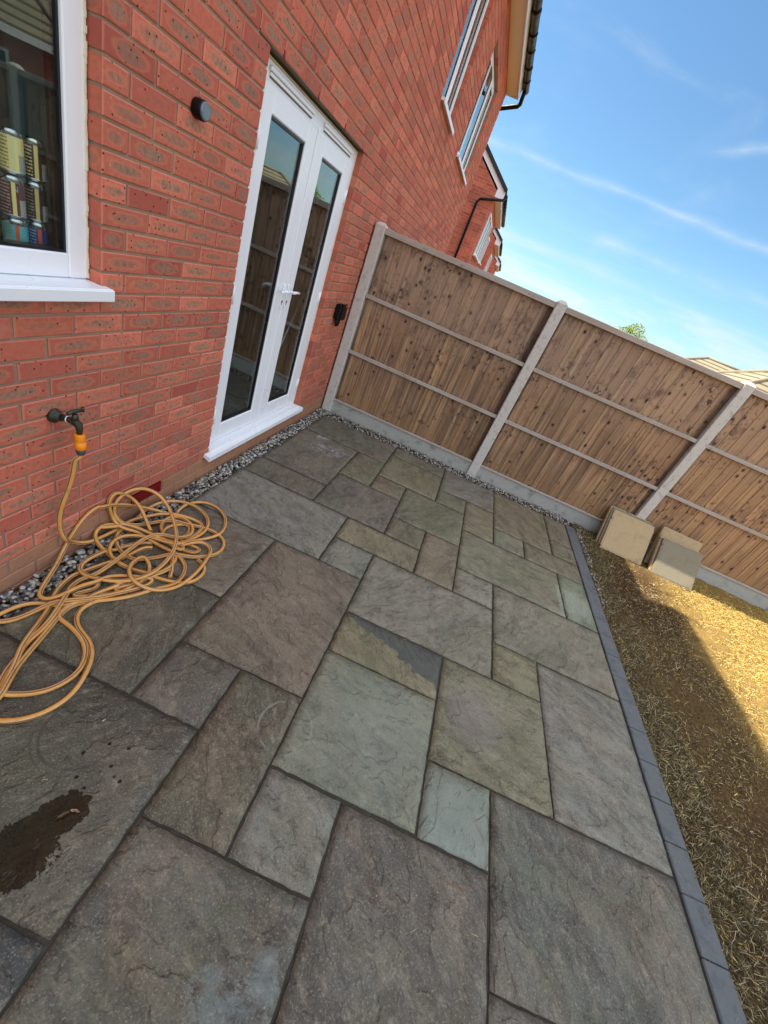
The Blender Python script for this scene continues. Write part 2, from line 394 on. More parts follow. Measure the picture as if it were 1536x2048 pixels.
def simple(name, col, rough=.6, noise=None, var=.12, bump=0.0, spec=.5, metallic=0.0, nscale=30, dark=None):
    t = NT(name); p = t.obj(); n = t.noise(p, nscale, 5, .6)
    c0 = tuple(max(0, v*(1-var)) for v in col); c1 = tuple(min(1, v*(1+var)) for v in col)
    c = t.mix(n, c0, c1)
    if dark is not None: c = t.mix(t.m('MULTIPLY', t.mr(t.noise(p, nscale*.22, 5, .65), .5, .74), .6), c, dark)
    nm = t.bump(n, bump, .004) if bump else None
    rr = t.mr(t.noise(p, nscale*.4, 3), .3, .7, max(0, rough-.08), min(1, rough+.08))
    return t.done(c, rr, nm, spec=spec, Metallic=metallic)
def mat_board():
    t = NT('fence_boards'); p = t.pos(); rnd = t.attr('rnd'); r, g, b = t.sep(rnd); x, y, z = t.sep(p)
    off = t.m('MULTIPLY', r, 37.0)
    q = t.comb(t.m('ADD', x, off), g, t.m('ADD', z, t.m('MULTIPLY', b, 9.0)))
    wp = t.noise(t.sc(q, 9, 1, 2.2), 1.0, 3, .5)
    grain = t.noise(t.comb(t.m('ADD', t.m('MULTIPLY', x, 120), t.m('MULTIPLY', wp, 9)), off, t.m('MULTIPLY', z, 2.0)), 1.0, 5, .6)
    streak = t.noise(t.comb(t.m('ADD', t.m('MULTIPLY', x, 30), off), 0.0, t.m('MULTIPLY', z, .9)), 1.0, 4, .6)
    c = t.mix(g, lin(175, 137, 104), lin(146, 118, 92))
    c = t.mix(t.m('MULTIPLY', t.mr(r, .55, .95), .5), c, lin(119, 90, 66))
    c = t.mix(t.mr(b, .6, .9), c, lin(180, 144, 104))
    c = t.mix(t.mr(grain, .42, .62), c, t.mix(.75, c, lin(120, 96, 74)))
    c = t.mix(t.m('MULTIPLY', t.mr(streak, .49, .62), .9), c, lin(107, 88, 72))
    c = t.mix(t.m('MULTIPLY', t.mr(streak, .46, .30), .65), c, lin(194, 168, 134))
    # weathered purple-grey upper half, warmer and damper foot
    up = t.mr(t.m('ADD', z, t.m('MULTIPLY', t.m('SUBTRACT', streak, .5), .8)), -.25, .30)
    c = t.mix(t.m('MULTIPLY', up, .45), c, t.mix(grain, lin(151, 129, 111), lin(185, 160, 139)))
    lowm = t.mr(t.m('ADD', z, t.m('MULTIPLY', streak, .5)), -.35, -.85)
    c = t.mix(t.m('MULTIPLY', lowm, .45), c, lin(134, 103, 66))
    c = t.mix(t.m('MULTIPLY', t.mr(x, 2.3, 4.5), .25), c, lin(184, 141, 101))
    # knots gathered in bands
    vq = t.comb(t.m('MULTIPLY', x, 1.0), off, t.m('MULTIPLY', z, .8))
    vn = t.n('TexVoronoi', {'Vector': vq, 'Scale': 15.0, 'Randomness': 1.0}, out=None)
    vr, vg, vb = t.sep(vn.outputs[1])
    band = t.mr(t.noise(t.comb(t.m('MULTIPLY', x, .9), 0.0, t.m('MULTIPLY', z, 3.3)), 1.0, 2), .45, .60)
    keep = t.m('GREATER_THAN', t.m('ADD', vr, t.m('MULTIPLY', band, .42)), .82)
    dd = t.m('ADD', vn.outputs[0], t.m('MULTIPLY', t.m('SUBTRACT', grain, .5), .10))
    knot = t.m('MULTIPLY', t.mr(dd, t.m('ADD', .15, t.m('MULTIPLY', vg, .16)), .07), keep)
    halo = t.m('MULTIPLY', t.mr(dd, .42, .08), keep)
    c = t.mix(t.m('MULTIPLY', halo, .7), c, lin(88, 70, 62))
    c = t.mix(t.m('MULTIPLY', knot, .92), c, lin(36, 26, 23))
    v2 = t.n('TexVoronoi', {'Vector': vq, 'Scale': 34.0}, out=None); w1, w2, w3 = t.sep(v2.outputs[1])
    k2 = t.m('MULTIPLY', t.mr(v2.outputs[0], .24, .10), t.m('GREATER_THAN', t.m('ADD', w1, t.m('MULTIPLY', band, .25)), .93))
    c = t.mix(t.m('MULTIPLY', k2, .85), c, lin(56, 40, 39))
    # curly dark figure in the same bands
    cur = t.m('ABSOLUTE', t.m('SUBTRACT', t.noise(t.comb(t.m('MULTIPLY', x, 9), off, t.m('MULTIPLY', z, 11)), 1.0, 4, .6, 1.2), .5))
    cur = t.noise(t.comb(t.m('MULTIPLY', x, 22), off, t.m('MULTIPLY', z, 15)), 1.0, 4, .65, .6)
    c = t.mix(t.m('MULTIPLY', t.m('MULTIPLY', t.mr(cur, .54, .66), band), .85), c, lin(60, 47, 43))
    bl = t.mr(t.noise(t.comb(t.m('MULTIPLY', x, 5), t.m('MULTIPLY', off, .2), t.m('MULTIPLY', z, 3.4)), 1.0, 6, .72), .50, .68)
    c = t.mix(t.m('MULTIPLY', bl, t.m('ADD', .35, t.m('MULTIPLY', up, .4))), c, lin(85, 67, 63))
    # dark margins where the boards run into the posts
    fx = t.m('FRACT', t.m('DIVIDE', t.m('SUBTRACT', x, .07), 1.868)); mg = t.m('MAXIMUM', t.mr(t.m('ADD', fx, t.m('MULTIPLY', t.m('SUBTRACT', streak, .5), .05)), .925, .955), t.mr(fx, .05, .035))
    c = t.mix(t.m('MULTIPLY', mg, .72), c, lin(53, 39, 32))
    h = t.m('SUBTRACT', t.m('MULTIPLY', grain, 1.0), t.m('MULTIPLY', knot, .7))
    return t.done(c, .85, t.bump(h, .5, .003), spec=.2)
def mat_rail():
    t = NT('weathered_rail'); p = t.pos(); x, y, z = t.sep(p)
    g = t.noise(t.comb(t.m('MULTIPLY', x, 3), t.m('MULTIPLY', y, 90), t.m('MULTIPLY', z, 110)), 1.0, 5, .6)
    c = t.mix(g, lin(138, 130, 122), lin(198, 188, 178))
    sp = t.mr(t.noise(p, 26, 4, .7), .58, .72)
    c = t.mix(t.m('MULTIPLY', sp, .6), c, lin(78, 66, 58))
    c = t.mix(t.m('MULTIPLY', t.mr(t.noise(p, 2.5, 3), .45, .7), .35), c, lin(156, 126, 92))
    return t.done(c, .9, t.bump(g, .5, .003), spec=.15)
def mat_hose():
    t = NT('hose_rubber'); u = t.sep(t.n('UVMap', uv_map='uv'))[0]; v = t.sep(t.n('UVMap', uv_map='uv'))[1]
    f = t.m('FRACT', t.m('MULTIPLY', u, 3.0))
    c = t.mix(t.noise(t.pos(), 9, 3), lin(204, 138, 54), lin(222, 164, 88))
    gl = t.m('LESS_THAN', t.m('ABSOLUTE', t.m('SUBTRACT', f, .5)), .11)
    gl2 = t.m('LESS_THAN', t.m('ABSOLUTE', t.m('SUBTRACT', f, .72)), .075)
    c = t.mix(t.m('MULTIPLY', gl, .85), c, lin(74, 66, 56)); c = t.mix(t.m('MULTIPLY', gl2, .7), c, lin(196, 176, 150))
    dirt = t.mr(t.noise(t.pos(), 30, 4, .7), .5, .8)
    c = t.mix(t.m('MULTIPLY', dirt, .5), c, lin(118, 84, 50))
    return t.done(c, .45, t.bump(t.noise(t.pos(), 200, 2), .1, .002), spec=.45)
def mat_glass(tint=(.90, .95, .94), ior=2.1):
    t = NT('window_glass'); t.t.nodes.remove(t.b)
    g0 = t.n('NewGeometry', out=None)
    cs = t.m('ABSOLUTE', t.vm('DOT_PRODUCT', g0.outputs['Normal'], g0.outputs['Incoming'], out=1))
    fr = t.m('ADD', .045, t.m('MULTIPLY', .85, t.m('POWER', t.m('SUBTRACT', 1.0, cs), 3.3)), clamp=True); gl = t.n('BsdfGlossy', {'Color': (.93, .98, .97, 1), 'Roughness': .004})
    wv = t.bump(t.noise(t.obj(), 1.6, 2), .08, .02)
    gl.node.inputs['Normal'].default_value = (0, 0, 0); t.t.links.new(wv, gl.node.inputs['Normal'])
    tr = t.n('BsdfTransparent', {'Color': (*tint, 1)})
    ms = t.t.nodes.new('ShaderNodeMixShader'); t.put(ms.inputs[0], fr); t.t.links.new(tr, ms.inputs[1]); t.t.links.new(gl, ms.inputs[2])
    t.t.links.new(ms.outputs[0], t.out.inputs[0]); return t.mat
def mat_attr(name, rough=.8, bump=.3, nscale=60, spec=.3):
    t = NT(name); n = t.noise(t.pos(), nscale, 4, .6); c = t.attr('rnd')
    c = t.mix(t.mr(n, .35, .75), c, t.mix(.35, c, (.02, .018, .015)))
    return t.done(c, rough, t.bump(n, bump, .003), spec=spec)
def mat_soil():
    t = NT('soil_and_thatch'); p = t.pos(); n = t.noise(p, 5, 6, .65); n2 = t.noise(p, 70, 5, .7); n3 = t.noise(p, 1.3, 4)
    c = t.mix(n, lin(50, 39, 27), lin(84, 66, 43)); c = t.mix(t.mr(n2, .35, .7), c, lin(116, 94, 60))
    c = t.mix(t.m('MULTIPLY', t.mr(n3, .46, .62), .6), c, lin(66, 46, 33))
    c = t.mix(t.m('MULTIPLY', t.mr(t.m('ADD', t.sep(p)[0], t.m('MULTIPLY', n, .8)), 4.35, 4.75), .75), c, t.mix(n2, lin(104, 80, 42), lin(176, 146, 84)))  # straw thatch past the shadow edge, sunlight partly painted into its colour
    return t.done(c, .98, t.bump(t.m('ADD', n, t.m('MULTIPLY', n2, .6)), .9, .02), spec=.05)
def mat_tiles(col, course=.30, pitch_axis=2):
    t = NT('roof_tiles'); p = t.pos(); x, y, z = t.sep(p)
    f = t.m('FRACT', t.m('DIVIDE', z, course)); n = t.noise(p, 3.5, 5, .6)
    ln = t.mr(f, .42, .22)
    rowr = t.n('TexWhiteNoise', {'Vector': t.comb(t.m('FLOOR', t.m('DIVIDE', z, course)), t.m('FLOOR', t.m('MULTIPLY', t.m('ADD', x, y), 2.2)), 0.0)})
    c = t.mix(n, tuple(v*.8 for v in col), tuple(min(1, v*1.15) for v in col))
    c = t.mix(t.m('MULTIPLY', rowr, .22), c, tuple(v*.6 for v in col)); c = t.mix(t.m('MULTIPLY', ln, .85), c, tuple(v*.22 for v in col))
    return t.done(c, .85, t.bump(f, .6, .03), spec=.2)

M_BRICK = mat_brick(); M_MORTAR = mat_mortar(); M_FARBRICK = mat_brickwall_far(); M_SLAB = mat_slab()
M_UPVC = simple('white_upvc', (.82, .84, .86), .30, var=.012, nscale=5)
M_UPVC2 = simple('cream_sealant', (.74, .68, .52), .5, var=.06, nscale=60)
M_SOFFIT = simple('bounce_warmed_soffit', (.88, .82, .64), .4, var=.03, nscale=8)  # yellow bounce from the sunlit grass is put into the soffit colour
M_BLACK = simple('black_plastic', (.006, .006, .007), .42, var=.2, nscale=40, spec=.18)
M_GASKET = simple('black_gasket', (.006, .006, .010), .35, var=.1)
M_CONC = simple('cast_concrete', lin(196, 192, 184), .9, var=.16, nscale=90, bump=.5, spec=.15, dark=lin(124, 118, 106))
M_CONC2 = simple('gravel_board_concrete', lin(166, 166, 158), .9, var=.2, nscale=50, bump=.5, spec=.15, dark=lin(88, 92, 80))
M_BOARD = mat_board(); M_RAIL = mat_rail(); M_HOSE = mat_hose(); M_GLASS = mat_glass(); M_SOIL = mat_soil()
M_PEB = mat_attr('pebble_stone', .55, .25, 90, .4); M_GRASS = mat_attr('dry_grass_blade', .8, .0, 30, .15)
M_LEAF = mat_attr('leaf', .6, 0, 20, .3)
M_EDGE = simple('blue_grey_block', lin(100, 103, 102), .85, var=.16, nscale=60, bump=.5, spec=.25, dark=lin(64, 70, 78))
M_JOINT = simple('jointing_compound', lin(66, 62, 54), .95, var=.45, nscale=140, bump=.8, spec=.1, dark=lin(84, 80, 72))
M_STEEL = simple('lintel_steel', lin(96, 84, 52), .6, var=.2, nscale=20)
M_TILE = simple('dark_roof_tile', (.018, .020, .023), .75, var=.25, nscale=18, bump=.3)
M_ORANGE = simple('orange_plastic', lin(236, 140, 12), .4, var=.06)
M_GREYPL = simple('dark_grey_plastic', lin(62, 68, 84), .5, var=.2, nscale=80)
M_BRASS = simple('tarnished_tap_metal', lin(70, 70, 56), .5, var=.4, nscale=70, bump=.3, metallic=.6, dark=lin(40, 36, 28))
M_RED = simple('red_vent_plastic', lin(126, 18, 20), .45, var=.15)
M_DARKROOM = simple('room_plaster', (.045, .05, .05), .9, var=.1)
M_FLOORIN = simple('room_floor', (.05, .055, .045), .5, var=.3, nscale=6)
M_ALU = simple('brushed_aluminium', (.62, .66, .70), .25, var=.08, metallic=1.0)
M_SILVER = simple('chrome_lever', (.75, .77, .80), .22, var=.03, metallic=.4)
M_TANSLAB = simple('buff_paving_slab', lin(176, 154, 118), .9, var=.12, nscale=40, bump=.4, spec=.15, dark=lin(140, 116, 84))
M_GREYSLAB = simple('grey_paving_slab', lin(132, 124, 104), .9, var=.14, nscale=40, bump=.4, spec=.15, dark=lin(112, 104, 88))

ZG = -1.19           # top of the paving
# ---------------------------------------------------------------- brickwork with real bricks
def brickwork(mb, y0, y1, z0, z1, holes, xf=0.0, seed=1):
    """stretcher-bond bricks, 225 x 75 module, clipped round the holes (a,b,c,d)=(y0,y1,z0,z1)"""
    rg = random.Random(seed); hb = .005
    n0 = math.floor(z0/.075); n1 = math.ceil(z1/.075)
    for n in range(n0, n1):
        za, zb = max(n*.075+hb, z0), min((n+1)*.075-hb, z1)
        if zb-za < .012: continue
        # rows with even n (n>=0 -> .5 parity) follow the photo: row n=-1 has joints on whole modules
        off = 0.0 if (n % 2) else .5
        k0 = math.floor(y0/.225-off)-1; k1 = math.ceil(y1/.225)+1
        for k in range(k0, k1):
            a, b = (k+off)*.225+hb, (k+off+1)*.225-hb
            a, b = max(a, y0), min(b, y1)
            if b-a < .015: continue
            segs = [(a, b, za, zb)]
            for (h0, h1, h2, h3) in holes:
                ns = []
                for (p, q, s_, t_) in segs:
                    if q <= h0 or p >= h1 or t_ <= h2+.001 or s_ >= h3-.001: ns.append((p, q, s_, t_)); continue
                    if p < h0: ns.append((p, h0, s_, t_))
                    if q > h1: ns.append((h1, q, s_, t_))
                    if s_ < h2 and h2-s_ > .02: ns.append((max(p, h0), min(q, h1), s_, h2))
                    if t_ > h3 and t_-h3 > .02: ns.append((max(p, h0), min(q, h1), h3, t_))
                segs = ns
            rr = (rg.random(), rg.random(), rg.random())
            fullc, fullh = (a+b)/2, .1075
            for (p, q, s_, t_) in segs:
                if q-p < .015: continue
                brick(mb, p, q, s_, t_, xf+rg.uniform(-.0012, .0012), rr, rg)
def brick(mb, a, b, c, d, x, rr, rg):
    j = lambda: rg.uniform(-.0011, .0011)
    ch = .0035; i = len(mb.v); xb = x-.100
    a, b, c, d = a+j(), b+j(), c+j(), d+j()
    mb.v += [(x, a+ch, c+ch+j()), (x, b-ch, c+ch+j()), (x, b-ch, d-ch+j()), (x, a+ch, d-ch+j()),
             (x-ch, a, c), (x-ch, b, c), (x-ch, b, d), (x-ch, a, d),
             (xb, a, c), (xb, b, c), (xb, b, d), (xb, a, d)]
    U = max(-1, -1); fu = lambda y: (y-(a+b)/2)/((b-a)/2); fv = lambda z: (z-(c+d)/2)/((d-c)/2)
    def F(idx, edge=False):
        uv = [(max(-1, min(1, fu(mb.v[i+k][1]))), max(-1, min(1, fv(mb.v[i+k][2])))) for k in idx]
        mb.face([i+k for k in idx], 0, rr, uv)
    def G(idx):
        uv = [((mb.v[i+k][0]-x)*18+.9, fv(mb.v[i+k][2])*.7) for k in idx]
        mb.face([i+k for k in idx], 0, (rr[0]*.3, rr[1], rr[2]), uv)
    F((0, 1, 2, 3)); F((4, 5, 1, 0)); F((5, 6, 2, 1)); F((6, 7, 3, 2)); F((7, 4, 0, 3))
    G((8, 9, 5, 4)); G((9, 10, 6, 5)); G((10, 11, 7, 6)); G((11, 8, 4, 7))
def mortar_sheet(mb, y0, y1, z0, z1, holes, xf=0.0, mi=1):
    ys = sorted(set([y0, y1]+[v for h in holes for v in (h[0]-.004, h[1]+.004)])); zs = sorted(set([z0, z1]+[v for h in holes for v in (h[2]-.004, h[3]+.004)]))
    for p, q in zip(ys, ys[1:]):
        for s_, t_ in zip(zs, zs[1:]):
            cy, cz = (p+q)/2, (s_+t_)/2
            if any(h[0]-.004 < cy < h[1]+.004 and h[2]-.004 < cz < h[3]+.004 for h in holes): continue
            mb.box(xf-.098, p, s_, xf-.006, q, t_, mi, (.5, .5, .5))

def pane_obj(parent, y0, y1, z0, z1, x):
    g = MB(); g.box(x-.004, y0, z0, x, y1, z1); o = g.build('pane', M_GLASS, parent); return o
def window(parent, y0, y1, z0, z1, xf, cols, transom=None, fw=.055, sill=True, sash=(), deep=.07):
    """white upvc window; the frame is the part, panes and sill are its sub-parts"""
    f = MB(); x1 = xf; x0 = xf-deep; e = .006
    f.box(x0, y0+e, z0, x1, y0+fw, z1-e, bev=.004); f.box(x0, y1-fw, z0, x1, y1-e, z1-e, bev=.004)
    f.box(x0+.001, y0+fw, z0, x1-.001, y1-fw, z0+fw, bev=.004); f.box(x0+.001, y0+fw, z1-fw, x1-.001, y1-fw, z1-e, bev=.004)
    edges = [y0+fw]+[c for c in cols]+[y1-fw]
    for c in cols: f.box(x0+.002, c-.022, z0+fw, x1-.002, c+.022, z1-fw, bev=.003)
    cells = []
    for k in range(len(edges)-1):
        a = edges[k]+(.022 if k else 0); b = edges[k+1]-(.022 if k < len(edges)-2 else 0)
        zz = [(z0+fw, z1-fw)]
        if transom is not None and k in transom[1]:
            f.box(x0+.003, a, transom[0]-.02, x1-.003, b, transom[0]+.02, bev=.003); zz = [(z0+fw, transom[0]-.02), (transom[0]+.02, z1-fw)]
        for (p, q) in zz: cells.append((a, b, p, q, k))
    fo = f.build('window', M_UPVC, parent)
    gk = MB()
    for (a, b, p, q, k) in cells:
        if k in sash:
            s = MB(); w = .038; xs = x1+.006
            s.box(x0+.01, a+.001, p+.001, xs, a+w, q-.001, bev=.003); s.box(x0+.01, b-w, p+.001, xs, b-.001, q-.001, bev=.003)
            s.box(x0+.011, a+w, p+.001, xs-.001, b-w, p+w, bev=.003); s.box(x0+.011, a+w, q-w, xs-.001, b-w, q-.001, bev=.003)
            s.build('sash', M_UPVC, fo); a += w; b -= w; p += w; q -= w
        for (aa, bb, pp, qq) in ((a, a+.008, p, q), (b-.008, b, p, q), (a+.008, b-.008, p, p+.008), (a+.008, b-.008, q-.008, q)):
            gk.box(x0+.02, aa, pp, x1-.012, bb, qq)
        for (aa, bb, pp, qq) in ((a+.008, a+.018, p+.008, q-.008), (b-.018, b-.008, p+.008, q-.008)):
            gk.box(x0+.022, aa, pp, x0+.034, bb, qq)
        pane_obj(fo, a+.004, b-.004, p+.004, q-.004, x1-.018)
    gk.build('gasket', M_GASKET, fo)
    if sill:
        s = MB(); s.box(xf-.06, y0+.003, z0-.029, .040, y1-.003, z0-.001, bev=.003); s.box(.0025, y1-.002, z0-.029, .0395, y1+.014, z0-.0015, bev=.002); s.box(.036, y0+.002, z0-.044, .047, y1+.014, z0-.004, bev=.003)
        s.build('sill', M_UPVC, fo)
    return fo
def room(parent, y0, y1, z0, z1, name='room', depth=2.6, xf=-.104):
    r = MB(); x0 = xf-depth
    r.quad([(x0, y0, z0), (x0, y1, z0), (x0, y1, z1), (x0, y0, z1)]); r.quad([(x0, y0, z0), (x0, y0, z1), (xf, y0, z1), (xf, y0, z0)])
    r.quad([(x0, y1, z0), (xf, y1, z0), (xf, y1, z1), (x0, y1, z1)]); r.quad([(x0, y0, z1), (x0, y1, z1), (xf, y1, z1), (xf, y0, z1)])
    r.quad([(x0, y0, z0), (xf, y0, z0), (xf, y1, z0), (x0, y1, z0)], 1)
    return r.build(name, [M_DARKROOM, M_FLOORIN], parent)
def eaves(parent, y0, y1, z_soffit, over=.215, near_end=True, tiles=M_TILE, depth=9.0, pitch=36, tile_rows=True, gut=True):
    s = MB(); s.box(-.02, y0, z_soffit, over-.005, y1, z_soffit+.012); s.build('soffit', M_SOFFIT, parent)
    f = MB(); f.box(over-.005, y0-.01, z_soffit-.03, over+.015, y1+.01, z_soffit+.17, bev=.003)
    f.box(over-.02, y0, z_soffit-.012, over-.006, y1, z_soffit-.001); f.build('fascia', M_UPVC, parent)
    # end boxes
    e = MB(); e.box(0.002, y1, z_soffit-.03, over-.007, y1+.012, z_soffit+.14, bev=.002); e.build('box_end', M_UPVC, parent)
    e = MB(); e.box(0.002, y0-.032, z_soffit-.03, over+.05, y0-.022, z_soffit+.16, bev=.002); e.build('box_end', M_UPVC, parent)
    rp = math.tan(math.radians(pitch)); zt = z_soffit+.17
    # roof: pan tiled sheet, two slopes
    r = MB(); half = depth/2; xe = over+.075
    ny = int((y1-y0+.16)/.075); nx = 26
    ys = [y0-.08+(y1-y0+.16)*k/ny for k in range(ny+1)]
    for side in (0, 1):
        i0 = len(r.v); rows = []
        for a in range(nx+1):
            t = a/nx; d = t*(half+xe)
            for lip in (0, 1):
                if lip == 1 and a == nx: continue
                xx = xe-d if side == 0 else -depth-xe+d
                zz = zt+d*rp+(.0 if lip == 0 else .028)
                rows.append([(xx, y, zz+.022*math.cos(2*math.pi*(y-y0)/.30)) for y in ys])
        for row in rows: r.v += row
        w = ny+1
        for a in range(len(rows)-1):
            for b in range(ny):
                q = [i0+a*w+b, i0+a*w+b+1, i0+(a+1)*w+b+1, i0+(a+1)*w+b]
                r.face(q if side == 0 else q[::-1], 0)
    # underside closing strip and verge thickness
    for yy in (y0-.08, y1+.08):
        r.box(-half-.06, yy-.012, zt+(half+xe-.06)*rp, -half+.06, yy+.012, zt+(half+xe)*rp+.05)
        for sgn in (0, 1):
            A = (xe, zt-.05) if sgn == 0 else (-depth-xe, zt-.05); B = (-half, zt+(half+xe)*rp-.05)
            q = [(A[0], yy-.012, A[1]), (B[0], yy-.012, B[1]), (B[0], yy-.012, B[1]+.11), (A[0], yy-.012, A[1]+.11)]
            q2 = [(x, y+.024, z) for x, y, z in q]; i = len(r.v); r.v += q+q2
            for fc in ((0, 3, 2, 1), (4, 5, 6, 7), (0, 1, 5, 4), (1, 2, 6, 5), (2, 3, 7, 6), (3, 0, 4, 7)): r.face([i+k for k in fc])
    ro = r.build('roof', tiles, parent)
    # barge boards
    for yy, nm in ((y0-.02, 'barge_board'), (y1+.02, 'barge_board')):
        b = MB()
        for sgn in (0, 1):
            A = (xe-.06, zt-.16) if sgn == 0 else (-depth-xe+.06, zt-.16); B = (-half, zt+(half+xe-.06)*rp-.16)
            q = [(A[0], yy-.01, A[1]), (B[0], yy-.01, B[1]), (B[0], yy-.01, B[1]+.15), (A[0], yy-.01, A[1]+.15)]
            q2 = [(x, y+.02, z) for x, y, z in q]; i = len(b.v); b.v += q+q2
            for fc in ((0, 3, 2, 1), (4, 5, 6, 7), (0, 1, 5, 4), (1, 2, 6, 5), (2, 3, 7, 6), (3, 0, 4, 7)): b.face([i+k for k in fc])
        b.build(nm, M_UPVC, parent)
    if gut:
        g = MB(); gx, gz, R = over+.075, z_soffit+.125, .058; n = 14
        i0 = len(g.v); yy = [y0-.02, y1+.05]
        for y in yy:
            for k in range(n+1):
                th = math.pi+math.pi*k/n; g.v.append((gx+R*math.cos(th), y, gz+R*math.sin(th)))
            for k in range(n+1):
                th = 2*math.pi-math.pi*k/n; g.v.append((gx+(R-.006)*math.cos(th), y, gz+(R-.006)*math.sin(th)))
        w = 2*(n+1)
        for k in range(w-1): g.face([i0+k, i0+w+k, i0+w+k+1, i0+k+1], smooth=True)
        g.face([i0+w-1, i0+2*w-1, i0+w, i0]); g.face(range(i0, i0+w)); g.face([i0+w+k for k in range(w)][::-1])
        go = g.build('gutter', M_BLACK, parent)
        y = y0+.3; u = 0
        while y < y1:
            b = MB(); ww = .045 if u % 3 == 0 else .018; i0 = len(b.v); R2 = R+.008
            for q in (y-ww, y+ww):
                for k in range(n+1):
                    th = math.pi+math.pi*k/n; b.v.append((gx+R2*math.cos(th), q, gz+R2*math.sin(th)))
                for k in range(n+1):
                    th = 2*math.pi-math.pi*k/n; b.v.append((gx+(R+.0005)*math.cos(th), q, gz+(R+.0005)*math.sin(th)))
            for k in range(w-1): b.face([i0+k, i0+w+k, i0+w+k+1, i0+k+1], smooth=True)
            b.face([i0+w-1, i0+2*w-1, i0+w, i0]); b.face(range(i0, i0+w)); b.face([i0+w+k for k in range(w)][::-1])
            b.box(gx-R2-.012, y-ww*.7, gz-.02, gx-R2+.002, y+ww*.7, gz+.03); b.build('gutter_bracket', M_BLACK, go)
            y += .42 if u % 2 else .5; u += 1
    return ro
def side_walls(parent, y0, y1, z0, z1, depth=9.0, pitch=36, mat=M_FARBRICK, gable0=True, gable1=True, xf=-.1):
    w = MB(); h = depth/2; zr = z1+.12+h*math.tan(math.radians(pitch))
    for yy, on in ((y0, gable0), (y1, gable1)):
        if on: w.quad([(xf, yy, z0), (xf, yy, z1+.12), (-h, yy, zr), (-depth, yy, z1+.12), (-depth, yy, z0)])
    w.quad([(-depth, y0, z0), (-depth, y1, z0), (-depth, y1, z1+.12), (-depth, y0, z1+.12)])
    return w.build('side_wall', mat, parent)

# ================================================================ OWN HOUSE
own = thing('brick_house', (0, 0, -1.2), 'red brick house with white french doors and kitchen window on the patio', 'house')
WIN = (-1.2375, 0.0042, .03, 1.05); DOOR = (.8955, 2.3665, -1.052, 1.052)
UPW = [(-1.8, -.6, 2.4, 3.6), (.9, 2.1, 2.4, 3.6)]
AIR = (.2075, .4425, -1.125, -1.052)
PARTY = 3.082
def sillhole(w): return (w[0], w[1], w[2]-.032, w[3])
wb = MB(); hol = [sillhole(WIN), DOOR, AIR]+[sillhole(w) for w in UPW]
brickwork(wb, -3.2, PARTY-.006, -1.3, 4.03, hol, seed=11); mortar_sheet(wb, -3.2, PARTY-.004, -1.3, 4.03, hol)
wb.build('wall', [M_BRICK, M_MORTAR], own)
jb = MB(); jb.box(-.05, PARTY-.0035, -1.3, -.009, PARTY+.0035, 3.5); jb.build('movement_joint', M_GASKET, own)
side_walls(own, -3.2, PARTY-.01, -1.3, 4.05)
kw = window(own, *WIN, -.055, [-.62], None, fw=.078, sash=())
# irregular sealant bead down the reveal
sb = MB()
for k in range(60):
    z = .035+k*1.0/60; sb.box(-.056, -.0065+RNG.uniform(-.001, .001), z, -.050+RNG.uniform(-.002, .003), -.0005, z+1.0/60+.001)
sb.build('sealant', M_UPVC2, kw)
for q in UPW: window(own, *q, -.055, [(q[0]+q[1])/2], None, sash=(0,))
# lintels
lt = MB(); lt.box(-.100, DOOR[0]-.10, 1.0525, .0015, DOOR[1]+.10, 1.056); lt.box(-.099, DOOR[0]+.003, 1.040, -.058, DOOR[1]-.003, 1.0515)
lt.build('lintel', M_STEEL, own)
for y in (1.014, 1.439, 1.895, 2.30):
    v = MB(); v.box(-.01, y-.005, 1.056, .003, y+.005, 1.083, bev=.001); v.tube([(.001, y, 1.060), (.006, y+.002, 1.052), (.009, y+.003, 1.040)], .0035, 6)
    v.build('weep_vent', M_RED, own)
# air brick
av = MB(); av.box(-.04, AIR[0]+.006, AIR[2]+.004, -.008, AIR[1]-.006, AIR[3]-.006)
for k in range(8):
    z = AIR[2]+.008+k*.0078; av.box(-.009, AIR[0]+.008, z, .001, AIR[1]-.008, z+.0042)
av.box(-.012, AIR[0]+.004, AIR[2]+.002, .002, AIR[0]+.010, AIR[3]-.004); av.box(-.012, AIR[1]-.010, AIR[2]+.002, .002, AIR[1]-.004, AIR[3]-.004)
av.build('air_brick', M_RED, own)
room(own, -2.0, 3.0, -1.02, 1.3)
eaves(own, -3.2, PARTY-.02, 4.05, depth=9.0)
# ---- french doors
xf = -.055
df = MB(); y0, y1 = DOOR[0]+.006, DOOR[1]-.006; zt, zb = 1.036, -1.0
df.box(xf-.07, y0, zb, xf, y0+.07, zt, bev=.004); df.box(xf-.07, y1-.07, zb, xf, y1, zt, bev=.004)
df.box(xf-.069, y0+.07, zt-.075, xf-.001, y1-.07, zt, bev=.004); df.box(xf-.069, y0+.07, zb, xf-.001, y1-.07, zb+.05, bev=.004)
dfo = df.build('door_frame', M_UPVC, own)
sb = MB(); sb.box(xf-.02, y1, zb, xf+.004, y1+.0055, 1.04); sb.box(xf-.02, y0-.0055, zb, xf+.003, y0, 1.04); sb.box(xf-.02, y0, zt+.0005, xf+.008, y1, zt+.0035); sb.build('sealant', M_UPVC2, dfo)
for (a, b) in ((1.00, 1.53), (1.70, 2.25)):
    v = MB(); v.box(xf, a, zt-.040, xf+.016, b, zt-.018, bev=.004); v.box(xf, a+.01, zt-.056, xf+.007, b-.01, zt-.041, bev=.002)
    v.build('trickle_vent', M_UPVC, dfo)
    v = MB(); v.box(xf+.0005, a+.012, zt-.0625, xf+.004, b-.012, zt-.0565); v.build('vent_shadow_strip', M_STEEL, dfo)
YM = 1.624
lever = []
